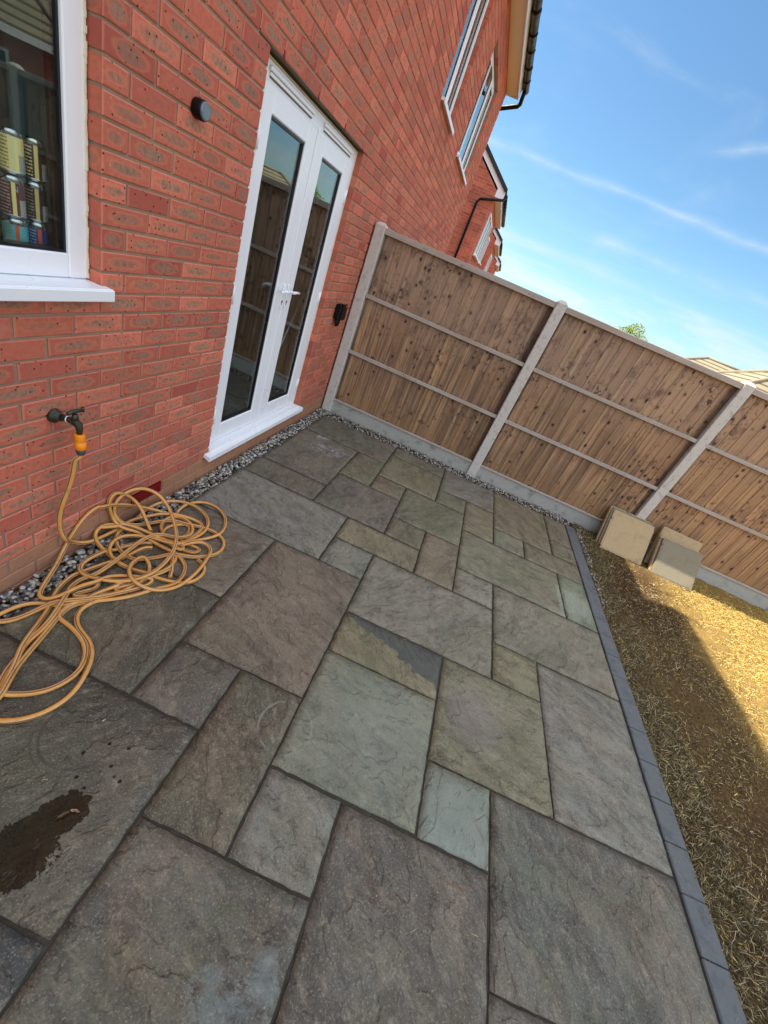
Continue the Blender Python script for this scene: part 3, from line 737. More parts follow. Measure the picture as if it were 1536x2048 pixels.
for (a, b, s) in ((y0+.062, YM-.003, 1), (YM+.003, y1-.062, -1)):
    d = MB(); z0, z1 = zb+.055, zt-.075; x1 = xf+.014; x0 = xf-.055
    ga, gb = (1.068, 1.492) if s == 1 else (1.757, 2.160); gz0, gz1 = -.862, .855
    d.box(x0, a, z0, x1, ga, z1, bev=.006); d.box(x0, gb, z0, x1, b, z1, bev=.006)
    d.box(x0+.001, ga, z0, x1-.001, gb, gz0, bev=.006); d.box(x0+.001, ga, gz1, x1-.001, gb, z1, bev=.006)
    # glazing bead bevel
    do = d.build('door', M_UPVC, own)
    g = MB()
    for (p, q, r_, t_) in ((ga, ga+.011, gz0, gz1), (gb-.011, gb, gz0, gz1), (ga+.011, gb-.011, gz0, gz0+.011), (ga+.011, gb-.011, gz1-.011, gz1)): g.box(x0+.01, p, r_, x1-.012, q, t_)
    for k in (.019, .030):
        for (p, q, r_, t_) in ((ga+k, ga+k+.004, gz0+k, gz1-k), (gb-k-.004, gb-k, gz0+k, gz1-k), (ga+k, gb-k, gz0+k, gz0+k+.004)): g.box(x0+.012, p, r_, x0+.022, q, t_)
    g.build('gasket', M_GASKET, do)
    pane_obj(do, ga+.005, gb-.005, gz0+.005, gz1-.005, x1-.022)
    hy = YM-.035*s if s == 1 else YM+.037
    h = MB(); h.box(x1, hy-.014, -.075, x1+.010, hy+.014, .085, bev=.004)
    h.cyl((x1+.008, hy, .045), (x1+.05, hy, .045), .010, 14)
    dirn = -1 if s == 1 else 1
    h.tube([(x1+.050, hy-.008*dirn, .045), (x1+.053, hy+.02*dirn, .046), (x1+.050, hy+.07*dirn, .046), (x1+.044, hy+.115*dirn, .042)], [.010, .010, .0085, .007], 12)
    ho = h.build('handle', M_UPVC, do)
    k = MB(); k.cyl((x1+.0095, hy, -.03), (x1+.0125, hy, -.03), .009, 14); k.box(x1+.0095, hy-.004, -.052, x1+.0115, hy+.004, -.034); k.build('keyhole', M_GREYPL, do)
    hg = a-.002 if s == 1 else b+.002
    for z in (-.78, .0, .74):
        h = MB(); h.cyl((x1+.002, hg, z-.05), (x1+.002, hg, z+.05), .009, 12); h.box(xf+.001, hg-.022, z-.035, xf+.010, hg+.022, z+.035, bev=.003); h.build('hinge', M_UPVC, do)
mp = MB(); mp.box(xf+.014, YM-.016, zb+.06, xf+.022, YM+.010, zt-.08, bev=.003); mp.build('meeting_strip', M_UPVC, own)
th = MB(); th.box(xf-.07, y0-.001, -1.03, .012, y1+.001, -1.001, bev=.003)
i = len(th.v)
th.v += [(xf, .842, -1.004), (xf, 2.405, -1.004), (.046, 2.405, -1.020), (.046, .842, -1.020), (xf, .842, -1.035), (xf, 2.405, -1.035), (.046, 2.405, -1.053), (.046, .842, -1.053)]
for fc in ((0, 3, 2, 1), (4, 5, 6, 7), (2, 3, 7, 6)): th.face([i+k for k in fc])
th.face([i, i+4, i+7, i+3]); th.face([i+1, i+2, i+6, i+5])
for k, v in enumerate(th.v[i:]):   # keep the nosing clear of the brick at both horns
    if (v[1] < .895 or v[1] > 2.357) and v[0] < 0: th.v[i+k] = (.0015, v[1], v[2]-.008 if k < 4 else v[2])
th.build('threshold', M_UPVC, own)

# ================================================================ THE ATTACHED NEIGHBOUR
nb = thing('brick_house', (0, PARTY, -1.2), 'attached red brick neighbour beyond the fence with black gutter and two upstairs windows', 'house')
NY1 = 8.40; W1 = (4.1, 5.02, 1.975, 3.12); W2 = (5.93, 7.42, 1.975, 3.15)
wb = MB(); hol = [sillhole(W1), sillhole(W2)]
brickwork(wb, PARTY+.006, NY1, -1.3, 3.48, hol, seed=23); mortar_sheet(wb, PARTY+.004, NY1-.002, -1.3, 3.48, hol)
wb.build('wall', [M_BRICK, M_MORTAR], nb)
side_walls(nb, PARTY+.01, NY1-.004, -1.3, 3.48, gable0=False)
window(nb, *W1, -.055, [4.56], None, sash=(1,)); window(nb, *W2, -.055, [6.43, 6.93], None, sash=(0, 2))
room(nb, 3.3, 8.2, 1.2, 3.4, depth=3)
eaves(nb, PARTY+.02, NY1-.01, 3.475, depth=9.0)
dp = MB(); dp.tube([(.29, NY1-.06, 3.56), (.29, NY1-.04, 3.47), (.285, NY1+.06, 3.43), (.255, NY1+.085, 3.40), (-.02, NY1+.10, 3.295), (-.10, NY1+.10, 3.25), (-.12, NY1+.09, 3.18), (-.12, NY1+.085, -1.2)], .034, 12)
dp.build('downpipe', M_BLACK, nb)

# ================================================================ HOUSES FURTHER ALONG THE ROW
def row_house(label, y0, y1, xo, zs, wins, depth=8.0, ground=-3.0, pipe=True, k=0):
    h = thing('brick_house', (xo, y0, ground), label, 'house', 'houses further along the row')
    # built round x=0 then pushed to xo
    w = MB(); hd = depth/2; zr = zs+.12+hd*math.tan(math.radians(36))
    front = [(0, y0, ground), (0, y1, ground), (0, y1, zs), (0, y0, zs)]
    w.quad(front)
    w.quad([(0, y0, ground), (0, y0, zs+.12), (-hd, y0, zr), (-depth, y0, zs+.12), (-depth, y0, ground)])
    w.quad([(0, y1, ground), (-depth, y1, ground), (-depth, y1, zs+.12), (-hd, y1, zr), (0, y1, zs+.12)])
    w.quad([(-depth, y0, ground), (-depth, y0, zs+.12), (-depth, y1, zs+.12), (-depth, y1, ground)])
    h.location = (0, y0, ground)
    w.build('wall', M_FARBRICK, h)
    for (a, b, c, d, cols) in wins:
        f = MB(); x0, x1 = .004, .05; fw = .06
        f.box(x0, a, c, x1, a+fw, d, bev=.004); f.box(x0, b-fw, c, x1, b, d, bev=.004)
        f.box(x0, a+fw, c, x1-.001, b-fw, c+fw, bev=.004); f.box(x0, a+fw, d-fw, x1-.001, b-fw, d, bev=.004)
        for m_ in cols: f.box(x0, m_-.04, c+fw, x1-.002, m_+.04, d-fw, bev=.004)
        fo = f.build('window', M_UPVC, h); g = MB(); g.box(x0, a+fw, c+fw, .022, b-fw, d-fw); g.build('pane', M_GLASS2, fo)
        s = MB(); s.box(0.002, a-.03, c-.04, .12, b+.03, c-.002, bev=.004); s.build('sill', M_UPVC, fo)
    eaves(h, y0+.02, y1, zs, depth=depth)
    if pipe:
        p = MB(); p.tube([(.29, y0+.1, zs+.08), (.29, y0+.02, zs-.01), (.27, y0-.07, zs-.05), (-.36, y0-.08, zs-.22), (-.42, y0-.07, zs-.32), (-.43, y0-.06, ground)], .036, 10)
        p.build('downpipe', M_BLACK, h)
    h.location = (xo, y0, ground)
    return h
def mat_pane():
    t = NT('dark_pane'); return t.done((.02, .025, .03), .03, None, spec=.9)
M_GLASS2 = mat_pane()
row_house('red brick gabled house just past the neighbour with a black downpipe on its side wall', 13.75, 19.2, 0.0, 3.02, [(14.5, 17.2, 1.55, 2.72, [15.4, 16.3]), (17.9, 18.8, 1.6, 2.5, [])])
row_house('second gabled brick house along the row with pale eaves box', 21.5, 27.0, .12, 2.72, [(22.2, 24.4, 1.2, 2.35, [23.3])], pipe=False)
row_house('farthest gabled brick house showing only its white barge board above the fence', 31.0, 37.0, .22, 2.62, [(32, 34, .9, 2.1, [33])], pipe=False)

# ================================================================ GROUND, PATIO, EDGING
g = MB()
# sheet with a shallow pit left out under the patio is not needed: patio sits above it
gx = [-1500, -9, 3.1, 1500]; 
g.quad([(-1500, -1500, -1.30), (1500, -1500, -1.30), (1500, 1500, -1.30), (-1500, 1500, -1.30)])
tag(g.build('ground', M_SOIL), kind='structure')
# lawn bed: gently uneven, up to the kerb and fence
nx_, ny_ = 60, 110
xs = np.linspace(3.215, 9.5, nx_); ys = np.linspace(-4.5, 3.125, ny_)
X, Y = np.meshgrid(xs, ys, indexing='ij')
Z = -1.212+.010*np.sin(X*5.1+Y*2.3)+.008*np.sin(Y*7.7-X*3.1)+.010*RNG.standard_normal(X.shape)
Z[0, :] = -1.225
V = np.c_[X.ravel(), Y.ravel(), Z.ravel()]
idx = np.arange(nx_*ny_).reshape(nx_, ny_); Fq = np.stack([idx[:-1, :-1], idx[1:, :-1], idx[1:, 1:], idx[:-1, 1:]], -1).reshape(-1, 4)
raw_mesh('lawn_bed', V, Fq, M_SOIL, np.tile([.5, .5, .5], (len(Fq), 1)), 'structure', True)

X0, Y0, MOD = .73, -.030, .3015
XE, YE, XL = 3.098, 2.925, .13
SL = [(-2, 8, 1, 10, 'a'), (1, 9, 3, 10, 'g'), (3, 8, 5, 10, 'b'), (5, 7, 7, 10, 'd'), (7, 8, 8, 10, 'd'), (7, 7, 8, 8, 'd'), (-2, 5, 0, 8, 'a'), (0, 6, 1, 8, 'g'),
      (1, 7, 3, 9, 'o'), (1, 6, 2, 7, 'g'), (3, 7, 4, 8, 'g'), (2, 5, 4, 7, 'g'), (4, 6, 5, 8, 'o'), (5, 6, 6, 7, 'e'), (6, 6, 8, 7, 'd'), (-2, 4, 0, 5, 'a'), (0, 4, 2, 6, 'a'),
      (2, 4, 3, 5, 'r'), (3, 3, 4, 5, 'd'), (1, 3, 3, 4, 'd'), (4, 4, 7, 6, 'm'), (7, 4, 8, 6, 'e'), (-2, 2, 1, 4, 'b'), (1, 2, 2, 3, 'b'), (4, 3, 5, 4, 'p'), (2, 1, 5, 3, 'p'),
      (5, 2, 8, 4, 'm'), (5, 1, 6, 2, 'o'), (6, -1, 8, 2, 'p'), (4, -1, 6, 1, 'o'), (2, 0, 4, 1, 'o'), (2, -2, 4, 0, 'e'), (4, -2, 5, -1, 'e'), (0, -1, 2, 2, 'r'), (-2, 0, 0, 2, 'r'),
      (-2, -2, 0, 0, 'k'), (0, -2, 1, -1, 's'), (1, -3, 2, -1, 't'), (-2, -4, 1, -2, 'k'), (2, -3, 3, -2, 'b'), (3, -5, 5, -2, 's'), (5, -3, 8, -1, 's'), (1, -6, 3, -3, 's'),
      (5, -6, 7, -3, 's'), (7, -6, 8, -3, 'm'), (-2, -6, 1, -4, 'n'), (3, -6, 5, -5, 'b')]
j = -6
while j > -16:
    for i, w in ((-2, 3), (1, 2), (3, 2), (5, 3)): SL.append((i, j-2, i+w, j, random.choice('aogdsm')))
    j -= 2
PAL = dict(a=(100, 98, 91), g=(98, 98, 84), b=(108, 110, 106), d=(108, 100, 87), o=(110, 104, 84), e=(108, 112, 96), r=(98, 90, 78), m=(114, 106, 95), p=(114, 111, 105),
           k=(76, 75, 66), s=(94, 91, 86), t=(92, 87, 74), n=(68, 73, 69))
def lerp(a, b, t): return a+(b-a)*t
pm = MB(); seeds = []
for (i0, j0, i1, j1, c) in SL:
    gp = .0052
    x0, x1 = max(XL, X0+i0*MOD+gp), min(XE-.006, X0+i1*MOD-gp)
    y0, y1 = Y0+j0*MOD+gp, min(YE, Y0+j1*MOD-gp)
    if x0 > X0: x0 += random.uniform(-.002, .003)
    y1 += random.uniform(-.004, .002) if j1 < 10 else 0; y0 += random.uniform(-.002, .003)
    nx, ny = max(3, int((x1-x0)/.03)), max(3, int((y1-y0)/.03)); base = len(pm.v)
    lf = 1.10 if c in 'pmoebdgr' else .96
    col = lin(*[v*f*lf+random.uniform(-4, 4) for v, f in zip(PAL[c], (1.04, 1.05, .99))]); sd = (random.random(), random.random(), random.random())
    zt = ZG+random.uniform(-.0015, .0015); tx, ty = random.uniform(-.002, .002), random.uniform(-.002, .002)
    ph = random.uniform(0, 6)
    for a in range(nx+1):
        for b in range(ny+1):
            u, v = a/nx, b/ny; ex = min(u, 1-u)*(x1-x0); ey = min(v, 1-v)*(y1-y0); e = min(ex, ey)
            x, y = lerp(x0, x1, u), lerp(y0, y1, v)
            if a in (0, nx): x += random.uniform(-.0022, .0022)
            if b in (0, ny): y += random.uniform(-.0022, .0022)
            z = zt+tx*(u-.5)+ty*(v-.5)+.0012*math.sin(9*x+ph)*math.cos(7*y+ph*2)-(.0035 if e < .001 else 0)
            pm.v.append((x, y, z))
    n1 = ny+1
    for a in range(nx):
        for b in range(ny):
            pm.face([base+a*n1+b, base+(a+1)*n1+b, base+(a+1)*n1+b+1, base+a*n1+b+1], 0, col, smooth=True); seeds.append(sd)
    ring = [a*n1 for a in range(nx+1)]+[nx*n1+b for b in range(1, n1)]+[a*n1+ny for a in range(nx-1, -1, -1)]+[b for b in range(ny-1, 0, -1)]
    low = len(pm.v)
    for k in ring: x, y, z = pm.v[base+k]; pm.v.append((x, y, z-.03))
    R = len(ring)
    for k in range(R):
        pm.face([base+ring[k], low+k, low+(k+1) % R, base+ring[(k+1) % R]], 0, col); seeds.append(sd)
po = pm.build('patio', M_SLAB); tag(po, kind='structure')
at = po.data.attributes.new('seed', 'FLOAT_VECTOR', 'FACE'); at.data.foreach_set('vector', np.array(seeds, dtype=np.float32).ravel())
jm = MB()
nx, ny = 150, 380; jx = np.linspace(XL-.004, XE, nx); jy = np.linspace(-4.8, YE+.002, ny)
X, Y = np.meshgrid(jx, jy, indexing='ij'); Z = ZG-.0086+.0011*RNG.standard_normal(X.shape)+.0009*np.sin(X*9+Y*4)*np.sin(Y*11-X*6)
V = np.c_[X.ravel(), Y.ravel(), Z.ravel()]; idx = np.arange(nx*ny).reshape(nx, ny)
Fq = np.stack([idx[:-1, :-1], idx[1:, :-1], idx[1:, 1:], idx[:-1, 1:]], -1).reshape(-1, 4)
raw_mesh('patio_joints', V, Fq, M_JOINT, None, 'structure', True)
em = MB(); y = 2.93; k = 0
while y > -4.8:
    jt = random.uniform(-.0015, .0015); c = random.random()
    em.box(3.104+jt, y-.1905, -1.30, 3.218+jt, y, ZG+.002+random.uniform(-.002, .002), 0, (c, c, c), bev=.005); y -= .1945
em.box(3.098, -4.8, -1.30, 3.222, 2.93, ZG-.012, 1)
tag(em.build('patio_edging', [M_EDGE, M_JOINT]), kind='structure')

# ================================================================ PEBBLES
def icos():
    t = (1+5**.5)/2
    v = np.array([(-1, t, 0), (1, t, 0), (-1, -t, 0), (1, -t, 0), (0, -1, t), (0, 1, t), (0, -1, -t), (0, 1, -t), (t, 0, -1), (t, 0, 1), (-t, 0, -1), (-t, 0, 1)], float)
    v /= np.linalg.norm(v[0])
    f = [(0, 11, 5), (0, 5, 1), (0, 1, 7), (0, 7, 10), (0, 10, 11), (1, 5, 9), (5, 11, 4), (11, 10, 2), (10, 7, 6), (7, 1, 8), (3, 9, 4), (3, 4, 2), (3, 2, 6), (3, 6, 8), (3, 8, 9), (4, 9, 5), (2, 4, 11), (6, 2, 10), (8, 6, 7), (9, 8, 1)]
    v = [tuple(x) for x in v]; nf = []; cache = {}
    def mid(a, b):
        k = (min(a, b), max(a, b))
        if k not in cache:
            m = np.array(v[a])+np.array(v[b]); m /= np.linalg.norm(m); cache[k] = len(v); v.append(tuple(m))
        return cache[k]
    for a, b, c in f:
        x, y, z = mid(a, b), mid(b, c), mid(c, a); nf += [(a, x, z), (b, y, x), (c, z, y), (x, y, z)]
    return np.array(v), np.array(nf)
IV, IF = icos()
PEBC = np.array([lin(*c) for c in ((216, 214, 206), (196, 190, 176), (150, 152, 150), (112, 116, 118), (78, 82, 84), (176, 160, 134), (206, 200, 190), (98, 92, 84), (132, 126, 112), (60, 64, 64))])
def pebbles(name, pts, smin, smax, zf):
    n = len(pts); s = RNG.uniform(smin, smax, n); sc = np.c_[s*RNG.uniform(.9, 1.35, n), s*RNG.uniform(.7, 1, n), s*RNG.uniform(.45, .75, n)]
    ang = RNG.uniform(0, 6.28, n); tl = RNG.normal(0, .35, n)
    v = IV[None]*sc[:, None, :]*(1+RNG.uniform(-.10, .10, (n, len(IV), 1)))
    c, s_ = np.cos(tl)[:, None], np.sin(tl)[:, None]; v = np.stack([v[..., 0]*c-v[..., 2]*s_, v[..., 1], v[..., 0]*s_+v[..., 2]*c], -1)
    c, s_ = np.cos(ang)[:, None], np.sin(ang)[:, None]; v = np.stack([v[..., 0]*c-v[..., 1]*s_, v[..., 0]*s_+v[..., 1]*c, v[..., 2]], -1)
    v += np.c_[pts[:, 0], pts[:, 1], zf(pts)][:, None, :]
    F = IF[None]+(np.arange(n)*len(IV))[:, None, None]
    col = PEBC[RNG.choice(len(PEBC), n, p=[.15, .14, .13, .12, .12, .08, .08, .07, .06, .05])]*RNG.uniform(.8, 1.05, (n, 1)); col = col*.78+np.array(lin(120, 112, 98))*.16
    return raw_mesh(name, v.reshape(-1, 3), F.reshape(-1, 3), M_PEB, np.repeat(col, len(IF), 0), 'stuff', True)
n = 3800; p = np.c_[RNG.uniform(.012, .145, n), RNG.uniform(-2.2, 3.08, n)]
pebbles('wall_gravel', p, .006, .0135, lambda q: -1.218+.018*RNG.random(len(q))+.012*(q[:, 0] < .1))
n = 2000; p = np.c_[RNG.uniform(.10, 3.35, n), RNG.uniform(2.922, 3.115, n)]
p = p[(p[:, 0] < 3.12) | (RNG.random(n) < .5)]
pebbles('fence_gravel', p, .005, .0105, lambda q: -1.205+.016*RNG.random(len(q)))
n = 170; p = np.c_[3.24+np.abs(RNG.normal(0, .03, n)), RNG.uniform(1.6, 2.95, n)]
pebbles('kerb_gravel', p, .005, .011, lambda q: -1.203+.008*RNG.random(len(q)))
gb = MB(); gb.box(-.02, -4.8, -1.32, XL, 3.1, -1.222); gb.box(XL, YE, -1.32, 3.2, 3.14, -1.215); tag(gb.build('gravel_bed', M_SOIL), kind='structure')

# ================================================================ FENCE
fe = thing('timber_fence', (1.9, 3.15, -1.2), 'closeboard timber fence with concrete posts and gravel boards across the end of the garden', 'fence')
PX = [.018+1.868*k for k in range(6)]
for k, x in enumerate(PX):
    m = MB(); w = .104; i = len(m.v); yf, yb = 3.096, 3.20; zt = .738
    m.box(x, yf, -1.5, x+w, yb, zt-.022, bev=.006)
    i = len(m.v); e = .006; q = [(x+e, yf+e, zt-.0225), (x+w-e, yf+e, zt-.0225), (x+w-e, yb-e, zt-.0225), (x+e, yb-e, zt-.0225)]
    t_ = [(x+.03, yf+.03, zt), (x+w-.03, yf+.03, zt), (x+w-.03, yb-.03, zt), (x+.03, yb-.03, zt)]
    m.v += q+t_; m.face([i+4, i+5, i+6, i+7])
    for a in range(4): m.face([i+a, i+(a+1) % 4, i+4+(a+1) % 4, i+4+a])
    m.build('post', M_CONC, fe)
    if k == 5: break
    a, b = x+w, PX[k+1]
    m = MB(); m.box(a-.02, 3.128, -1.40, b+.02, 3.172, -1.052, bev=.007); m.build('gravel_board', M_CONC2, fe)
    m = MB(); nb_ = 17; bw = (b-a-.012)/nb_
    for q in range(nb_):
        xa = a+.006+q*bw; rr = (random.random(), random.random(), random.random()); th0, th1 = .012, .0155
        zb_, zt_ = -1.05, .685+random.uniform(-.004, .004); yb_ = 3.158; xb_ = xa+bw+.004
        dx = random.uniform(-.002, .002)
        pr = [(xa+dx, yb_-th1), (xb_+dx, yb_-th0+.002), (xb_+dx, yb_+.006), (xa+dx, yb_+.004)]
        i = len(m.v); m.v += [(px, py, zz) for zz in (zb_, zt_) for px, py in pr]
        for fc in ((0, 1, 5, 4), (1, 2, 6, 5), (2, 3, 7, 6), (3, 0, 4, 7), (4, 5, 6, 7), (3, 2, 1, 0)): m.face([i+z for z in fc], 0, rr)
    bo = m.build('board_panel', M_BOARD, fe)
    for (z0, z1, ya, yc) in ((.655, .705, 3.104, 3.175), (.083, .120, 3.110, 3.1375), (-.492, -.455, 3.110, 3.1375), (-1.052, -1.030, 3.112, 3.1375)):
        r = MB(); r.box(a+.002, ya, z0, b-.002, yc, z1, bev=.003); r.build('rail', M_RAIL, bo)

# ================================================================ THINGS ON THE WALL
# round black sensor
ws = thing('wall_light', (0, .44, .69), 'round black light with a glossy grey face fixed to the brick between window and doors', 'light')
m = MB(); c = Vector((0, .437, .690)); m.tube([c+Vector((x, 0, 0)) for x in (0.0, .004, .036, .041)], [.030, .033, .033, .030], 32); m.build('housing', M_BLACK, ws)
m = MB(); m.tube([c+Vector((x, 0, 0)) for x in (.0405, .046, .0475)], [.0305, .029, .024], 32); m.build('lens', simple('smoked_lens', (.10, .14, .17), .12, var=.2, spec=.9), ws)
# outdoor socket
sk = thing('outdoor_socket', (0, 2.76, -.13), 'black weatherproof socket box on the brick close to the first fence post', 'socket')
m = MB(); m.box(.001, 2.665, -.165, .062, 2.80, -.022, bev=.012); m.build('back_box', M_BLACK, sk)
m = MB(); m.box(.0625, 2.672, -.158, .082, 2.793, -.03, bev=.010); m.box(.05, 2.675, -.022, .08, 2.79, -.012, bev=.004); m.build('lid', M_BLACK, sk)
for y in (2.695, 2.735, 2.772):
    m = MB(); m.tube([(.035, y, -.16), (.035, y, -.195), (.036, y, -.205), (.036, y, -.225)], [.014, .014, .009, .008], 10); m.build('cable_gland', M_BLACK, sk)
# tap
tp = thing('outdoor_tap', (0, -.2, -.45), 'tarnished outdoor tap sticking out of the brick above the hose', 'tap')
m = MB(); rr_ = []
m.tube([(-.002, -.215, -.450), (.008, -.214, -.450), (.016, -.212, -.449), (.030, -.211, -.448)], [.030, .029, .019, .016], 14); m.build('wall_flange', M_BRASS, tp)
m = MB(); m.tube([(.02, -.211, -.448), (.060, -.205, -.446), (.085, -.203, -.446), (.097, -.203, -.452), (.100, -.203, -.47), (.100, -.203, -.492)], [.011, .012, .016, .015, .012, .010], 14)
m.cyl((.082, -.203, -.44), (.082, -.203, -.412), .014, 12, r2=.009); m.build('spout', M_BRASS, tp)
m = MB(); m.cyl((.05, -.207, -.4465), (.054, -.2062, -.4462), .0132, 14); m.build('joint_tape', M_UPVC, tp)
m = MB(); m.cyl((.082, -.203, -.412), (.082, -.203, -.400), .006, 10); m.tube([(.082, -.236, -.403), (.082, -.215, -.400), (.082, -.19, -.400), (.082, -.166, -.404)], [.006, .0075, .0075, .006], 10); m.cyl((.082, -.168, -.41), (.082, -.168, -.392), .006, 8); m.build('handle', M_BRASS, tp)

# ================================================================ HOSE
Rm = (r0, r1, r2)
def ray(u, v):
    a, b = (u-768)/F_PX, (v-1024)/F_PX
    return r0*a+r1*b+r2
def on_z(u, v, z):
    d = ray(u, v); t = (z-CAM.z)/d.z; p = CAM+d*t
    if p.x < .014:
        t = (.014-CAM.x)/d.x; p = CAM+d*t
    return p
def on_x(u, v, x):
    d = ray(u, v); return CAM+d*((x-CAM.x)/d.x)
def Z1(u, v): return 60+u/7.68, 960+v/7.68
def Z2(u, v): return 200+u/5.908, 960+v/5.908
def Z3(u, v): return 0+u/5.908, 1120+v/5.908
HG = -1.180
def P(fn, lst):
    out = []
    for t in lst:
        u, v = fn(t[0], t[1]); h = t[2] if len(t) > 2 else 0.0
        out.append(on_z(u, v, HG+h))
    return out
conn_bot = Vector((.104, -.203, -.575))
s1 = [conn_bot, Vector((.104, -.203, -.60))]+[on_x(u, v, x) for u, v, x in ((151, 915, .095), (146, 945, .085), (138, 975, .072), (128, 1000, .06), (120.5, 1025, .05), (119, 1050, .045), (124, 1068, .045), (131, 1079, .055))]
s1 += P(Z1, [(620, 945, .03), (800, 968, .03), (950, 945, .02), (1100, 880, .015), (1260, 800, .012)])+P(Z2, [(240, 560, .01), (330, 500, .01), (450, 450, .01), (560, 430, .015), (700, 402, .02), (860, 402, .02), (1000, 430, .02), (1100, 465, .015), (1190, 510, .01), (1205, 570, .01), (1150, 630, .01), (1060, 690, .01), (960, 760, .012), (1000, 815, .01), (940, 830, .012), (870, 780, .02), (760, 700, .02), (640, 650, .02), (500, 600, .015), (350, 560, .01), (230, 600, .005), (185, 690, .003), (215, 800, .002), (300, 890, .0), (420, 940, .0), (560, 930, .0), (700, 910, .005), (840, 870, .012), (960, 890, .015), (1100, 910, .01), (1230, 905, .01), (1330, 890, .0), (1420, 850, 0), (1465, 770, 0), (1450, 700, 0), (1390, 640, .005), (1270, 580, .008), (1140, 545, .01), (1000, 515, .01), (900, 485, .01), (800, 478, .01), (700, 492, .012), (600, 508, .015), (500, 527, .02), (370, 533, .03), (270, 510, .045), (200, 455, .07), (168, 380, .095), (172, 300, .12), (215, 220, .15), (290, 160, .175), (400, 113, .19), (520, 100, .195), (620, 130, .19), (715, 195, .17), (785, 280, .145), (840, 390, .12), (882, 520, .10), (905, 650, .085), (888, 780, .07), (840, 885, .055), (760, 980, .045), (660, 1068, .035), (540, 1133, .03), (400, 1178, .025), (250, 1192, .022), (110, 1190, .022), (0, 1168, .022)])
s1 += P(Z1, [(900, 1478, .022), (800, 1440, .022), (758, 1370, .022), (800, 1285, .022), (900, 1210, .022), (1030, 1145, .02), (1130, 1100, .012), (1230, 1050, .005)])+P(Z2, [(150, 840, 0), (260, 790, 0), (400, 760, 0), (520, 735, 0), (620, 745, 0)])
s2 = P(Z2, [(620, 800, 0), (520, 800, 0), (400, 860, 0), (320, 900, 0), (230, 935, 0), (100, 975, .004), (0, 1010, .004)])+P(Z1, [(1000, 1340, .003), (850, 1395, .003), (740, 1430, .004), (630, 1480, .002)])+P(Z3, [(760, 265, 0), (690, 335, 0), (645, 405, 0), (605, 500, 0), (560, 600, 0), (490, 700, 0), (400, 820, .012), (290, 970, .014), (228, 1080, .014), (200, 1180, .012), (140, 1300, .010), (70, 1440, .006), (20, 1540, .006), (-60, 1640, 0), (-150, 1680, 0)])
s3 = P(Z2, [(600, 600, .03), (550, 490, .05), (500, 370, .08), (440, 275, .105), (370, 210, .125), (280, 165, .14), (190, 148, .145), (130, 180, .14), (103, 255, .125), (112, 350, .10), (150, 450, .07), (215, 540, .04), (330, 585, .025), (450, 620, .015), (560, 690, .01), (680, 760, .01), (800, 820, .015), (900, 870, .012), (970, 940, .005), (1008, 1030, 0), (985, 1120, 0), (930, 1195, 0), (850, 1240, 0), (720, 1270, .0), (600, 1300, 0), (450, 1350, 0), (250, 1395, 0), (0, 1425, 0)])+P(Z3, [(1150, 480, 0), (1050, 520, 0), (960, 580, 0), (905, 660, 0), (908, 760, 0), (955, 845, 0), (1030, 930, 0), (1080, 1040, 0), (1078, 1170, 0), (1025, 1310, 0), (940, 1470, 0), (810, 1620, 0), (640, 1740, 0), (430, 1840, 0), (210, 1895, 0), (0, 1905, 0), (-150, 1880, 0), (-300, 1780, 0)])
s4 = P(Z2, [(430, 475, .0), (500, 385, .01), (600, 315, .02), (720, 265, .02), (850, 247, .02), (980, 258, .02), (1100, 295, .02), (1200, 362, .015), (1262, 440, .01), (1275, 530, .01), (1232, 610, .01), (1150, 668, .012), (1050, 715, .015), (950, 745, .02), (850, 735, .025), (740, 700, .025), (620, 645, .03), (500, 590, .03), (380, 545, .035), (250, 520, .04), (120, 525, .04), (0, 560, .04)])+P(Z1, [(1400, 700, .04), (1270, 680, .04), (1140, 692, .04), (1040, 745, .035), (995, 825, .03), (1010, 920, .025), (1080, 1030, .015), (1180, 1110, .008), (1290, 1210, .005), (1400, 1290, .0), (1500, 1340, .0)])+P(Z2, [(330, 1030, 0), (450, 1090, 0), (600, 1135, 0), (750, 1180, 0), (900, 1213, 0), (1050, 1215, 0), (1170, 1160, 0), (1235, 1070, 0), (1215, 990, 0), (1150, 940, .0)])
s5 = P(Z2, [(900, 395, .0), (950, 335, .005), (1040, 282, .01), (1150, 262, .005), (1270, 272, 0), (1380, 322, 0), (1450, 390, 0), (1483, 470, 0), (1470, 560, 0), (1415, 635, .012), (1300, 682, .01), (1150, 712, .015), (1000, 742, .02), (900, 757, .03), (790, 735, .03), (640, 690, .02), (520, 668, .02), (400, 655, .02), (280, 662, .02), (185, 700, .02), (125, 765, .02), (110, 850, .015), (155, 935, .01), (250, 1000, .008), (340, 1040, .006), (450, 1080, .005), (560, 1100, .01), (650, 1110, .01), (780, 1060, .005), (870, 985, .0), (905, 900, .0), (880, 850, 0)])
s6 = P(Z2, [(880, 770, .01), (1020, 760, .02), (1110, 735, .025), (1200, 732, .02), (1275, 765, .015), (1312, 830, .012), (1275, 905, .02), (1215, 1000, .02), (1130, 1100, .015), (1020, 1195, .012), (900, 1268, .005), (750, 1303, .0), (600, 1298, .005), (480, 1250, .02), (390, 1190, .03), (342, 1100, .03), (352, 1020, .03), (410, 955, .03), (480, 912, .03), (520, 905, .03), (560, 950, .025), (592, 1040, .018), (575, 1110, .01), (500, 1195, .005), (400, 1255, .0), (280, 1310, .0), (150, 1355, .0), (0, 1395, .0)])+P(Z3, [(1130, 480, 0), (950, 510, 0), (830, 550, 0), (740, 620, .0), (640, 730, 0), (520, 880, 0), (400, 1020, .002), (280, 1165, .002), (205, 1260, .002), (120, 1400, .018), (40, 1550, .02), (-40, 1680, .01), (-140, 1720, 0)])
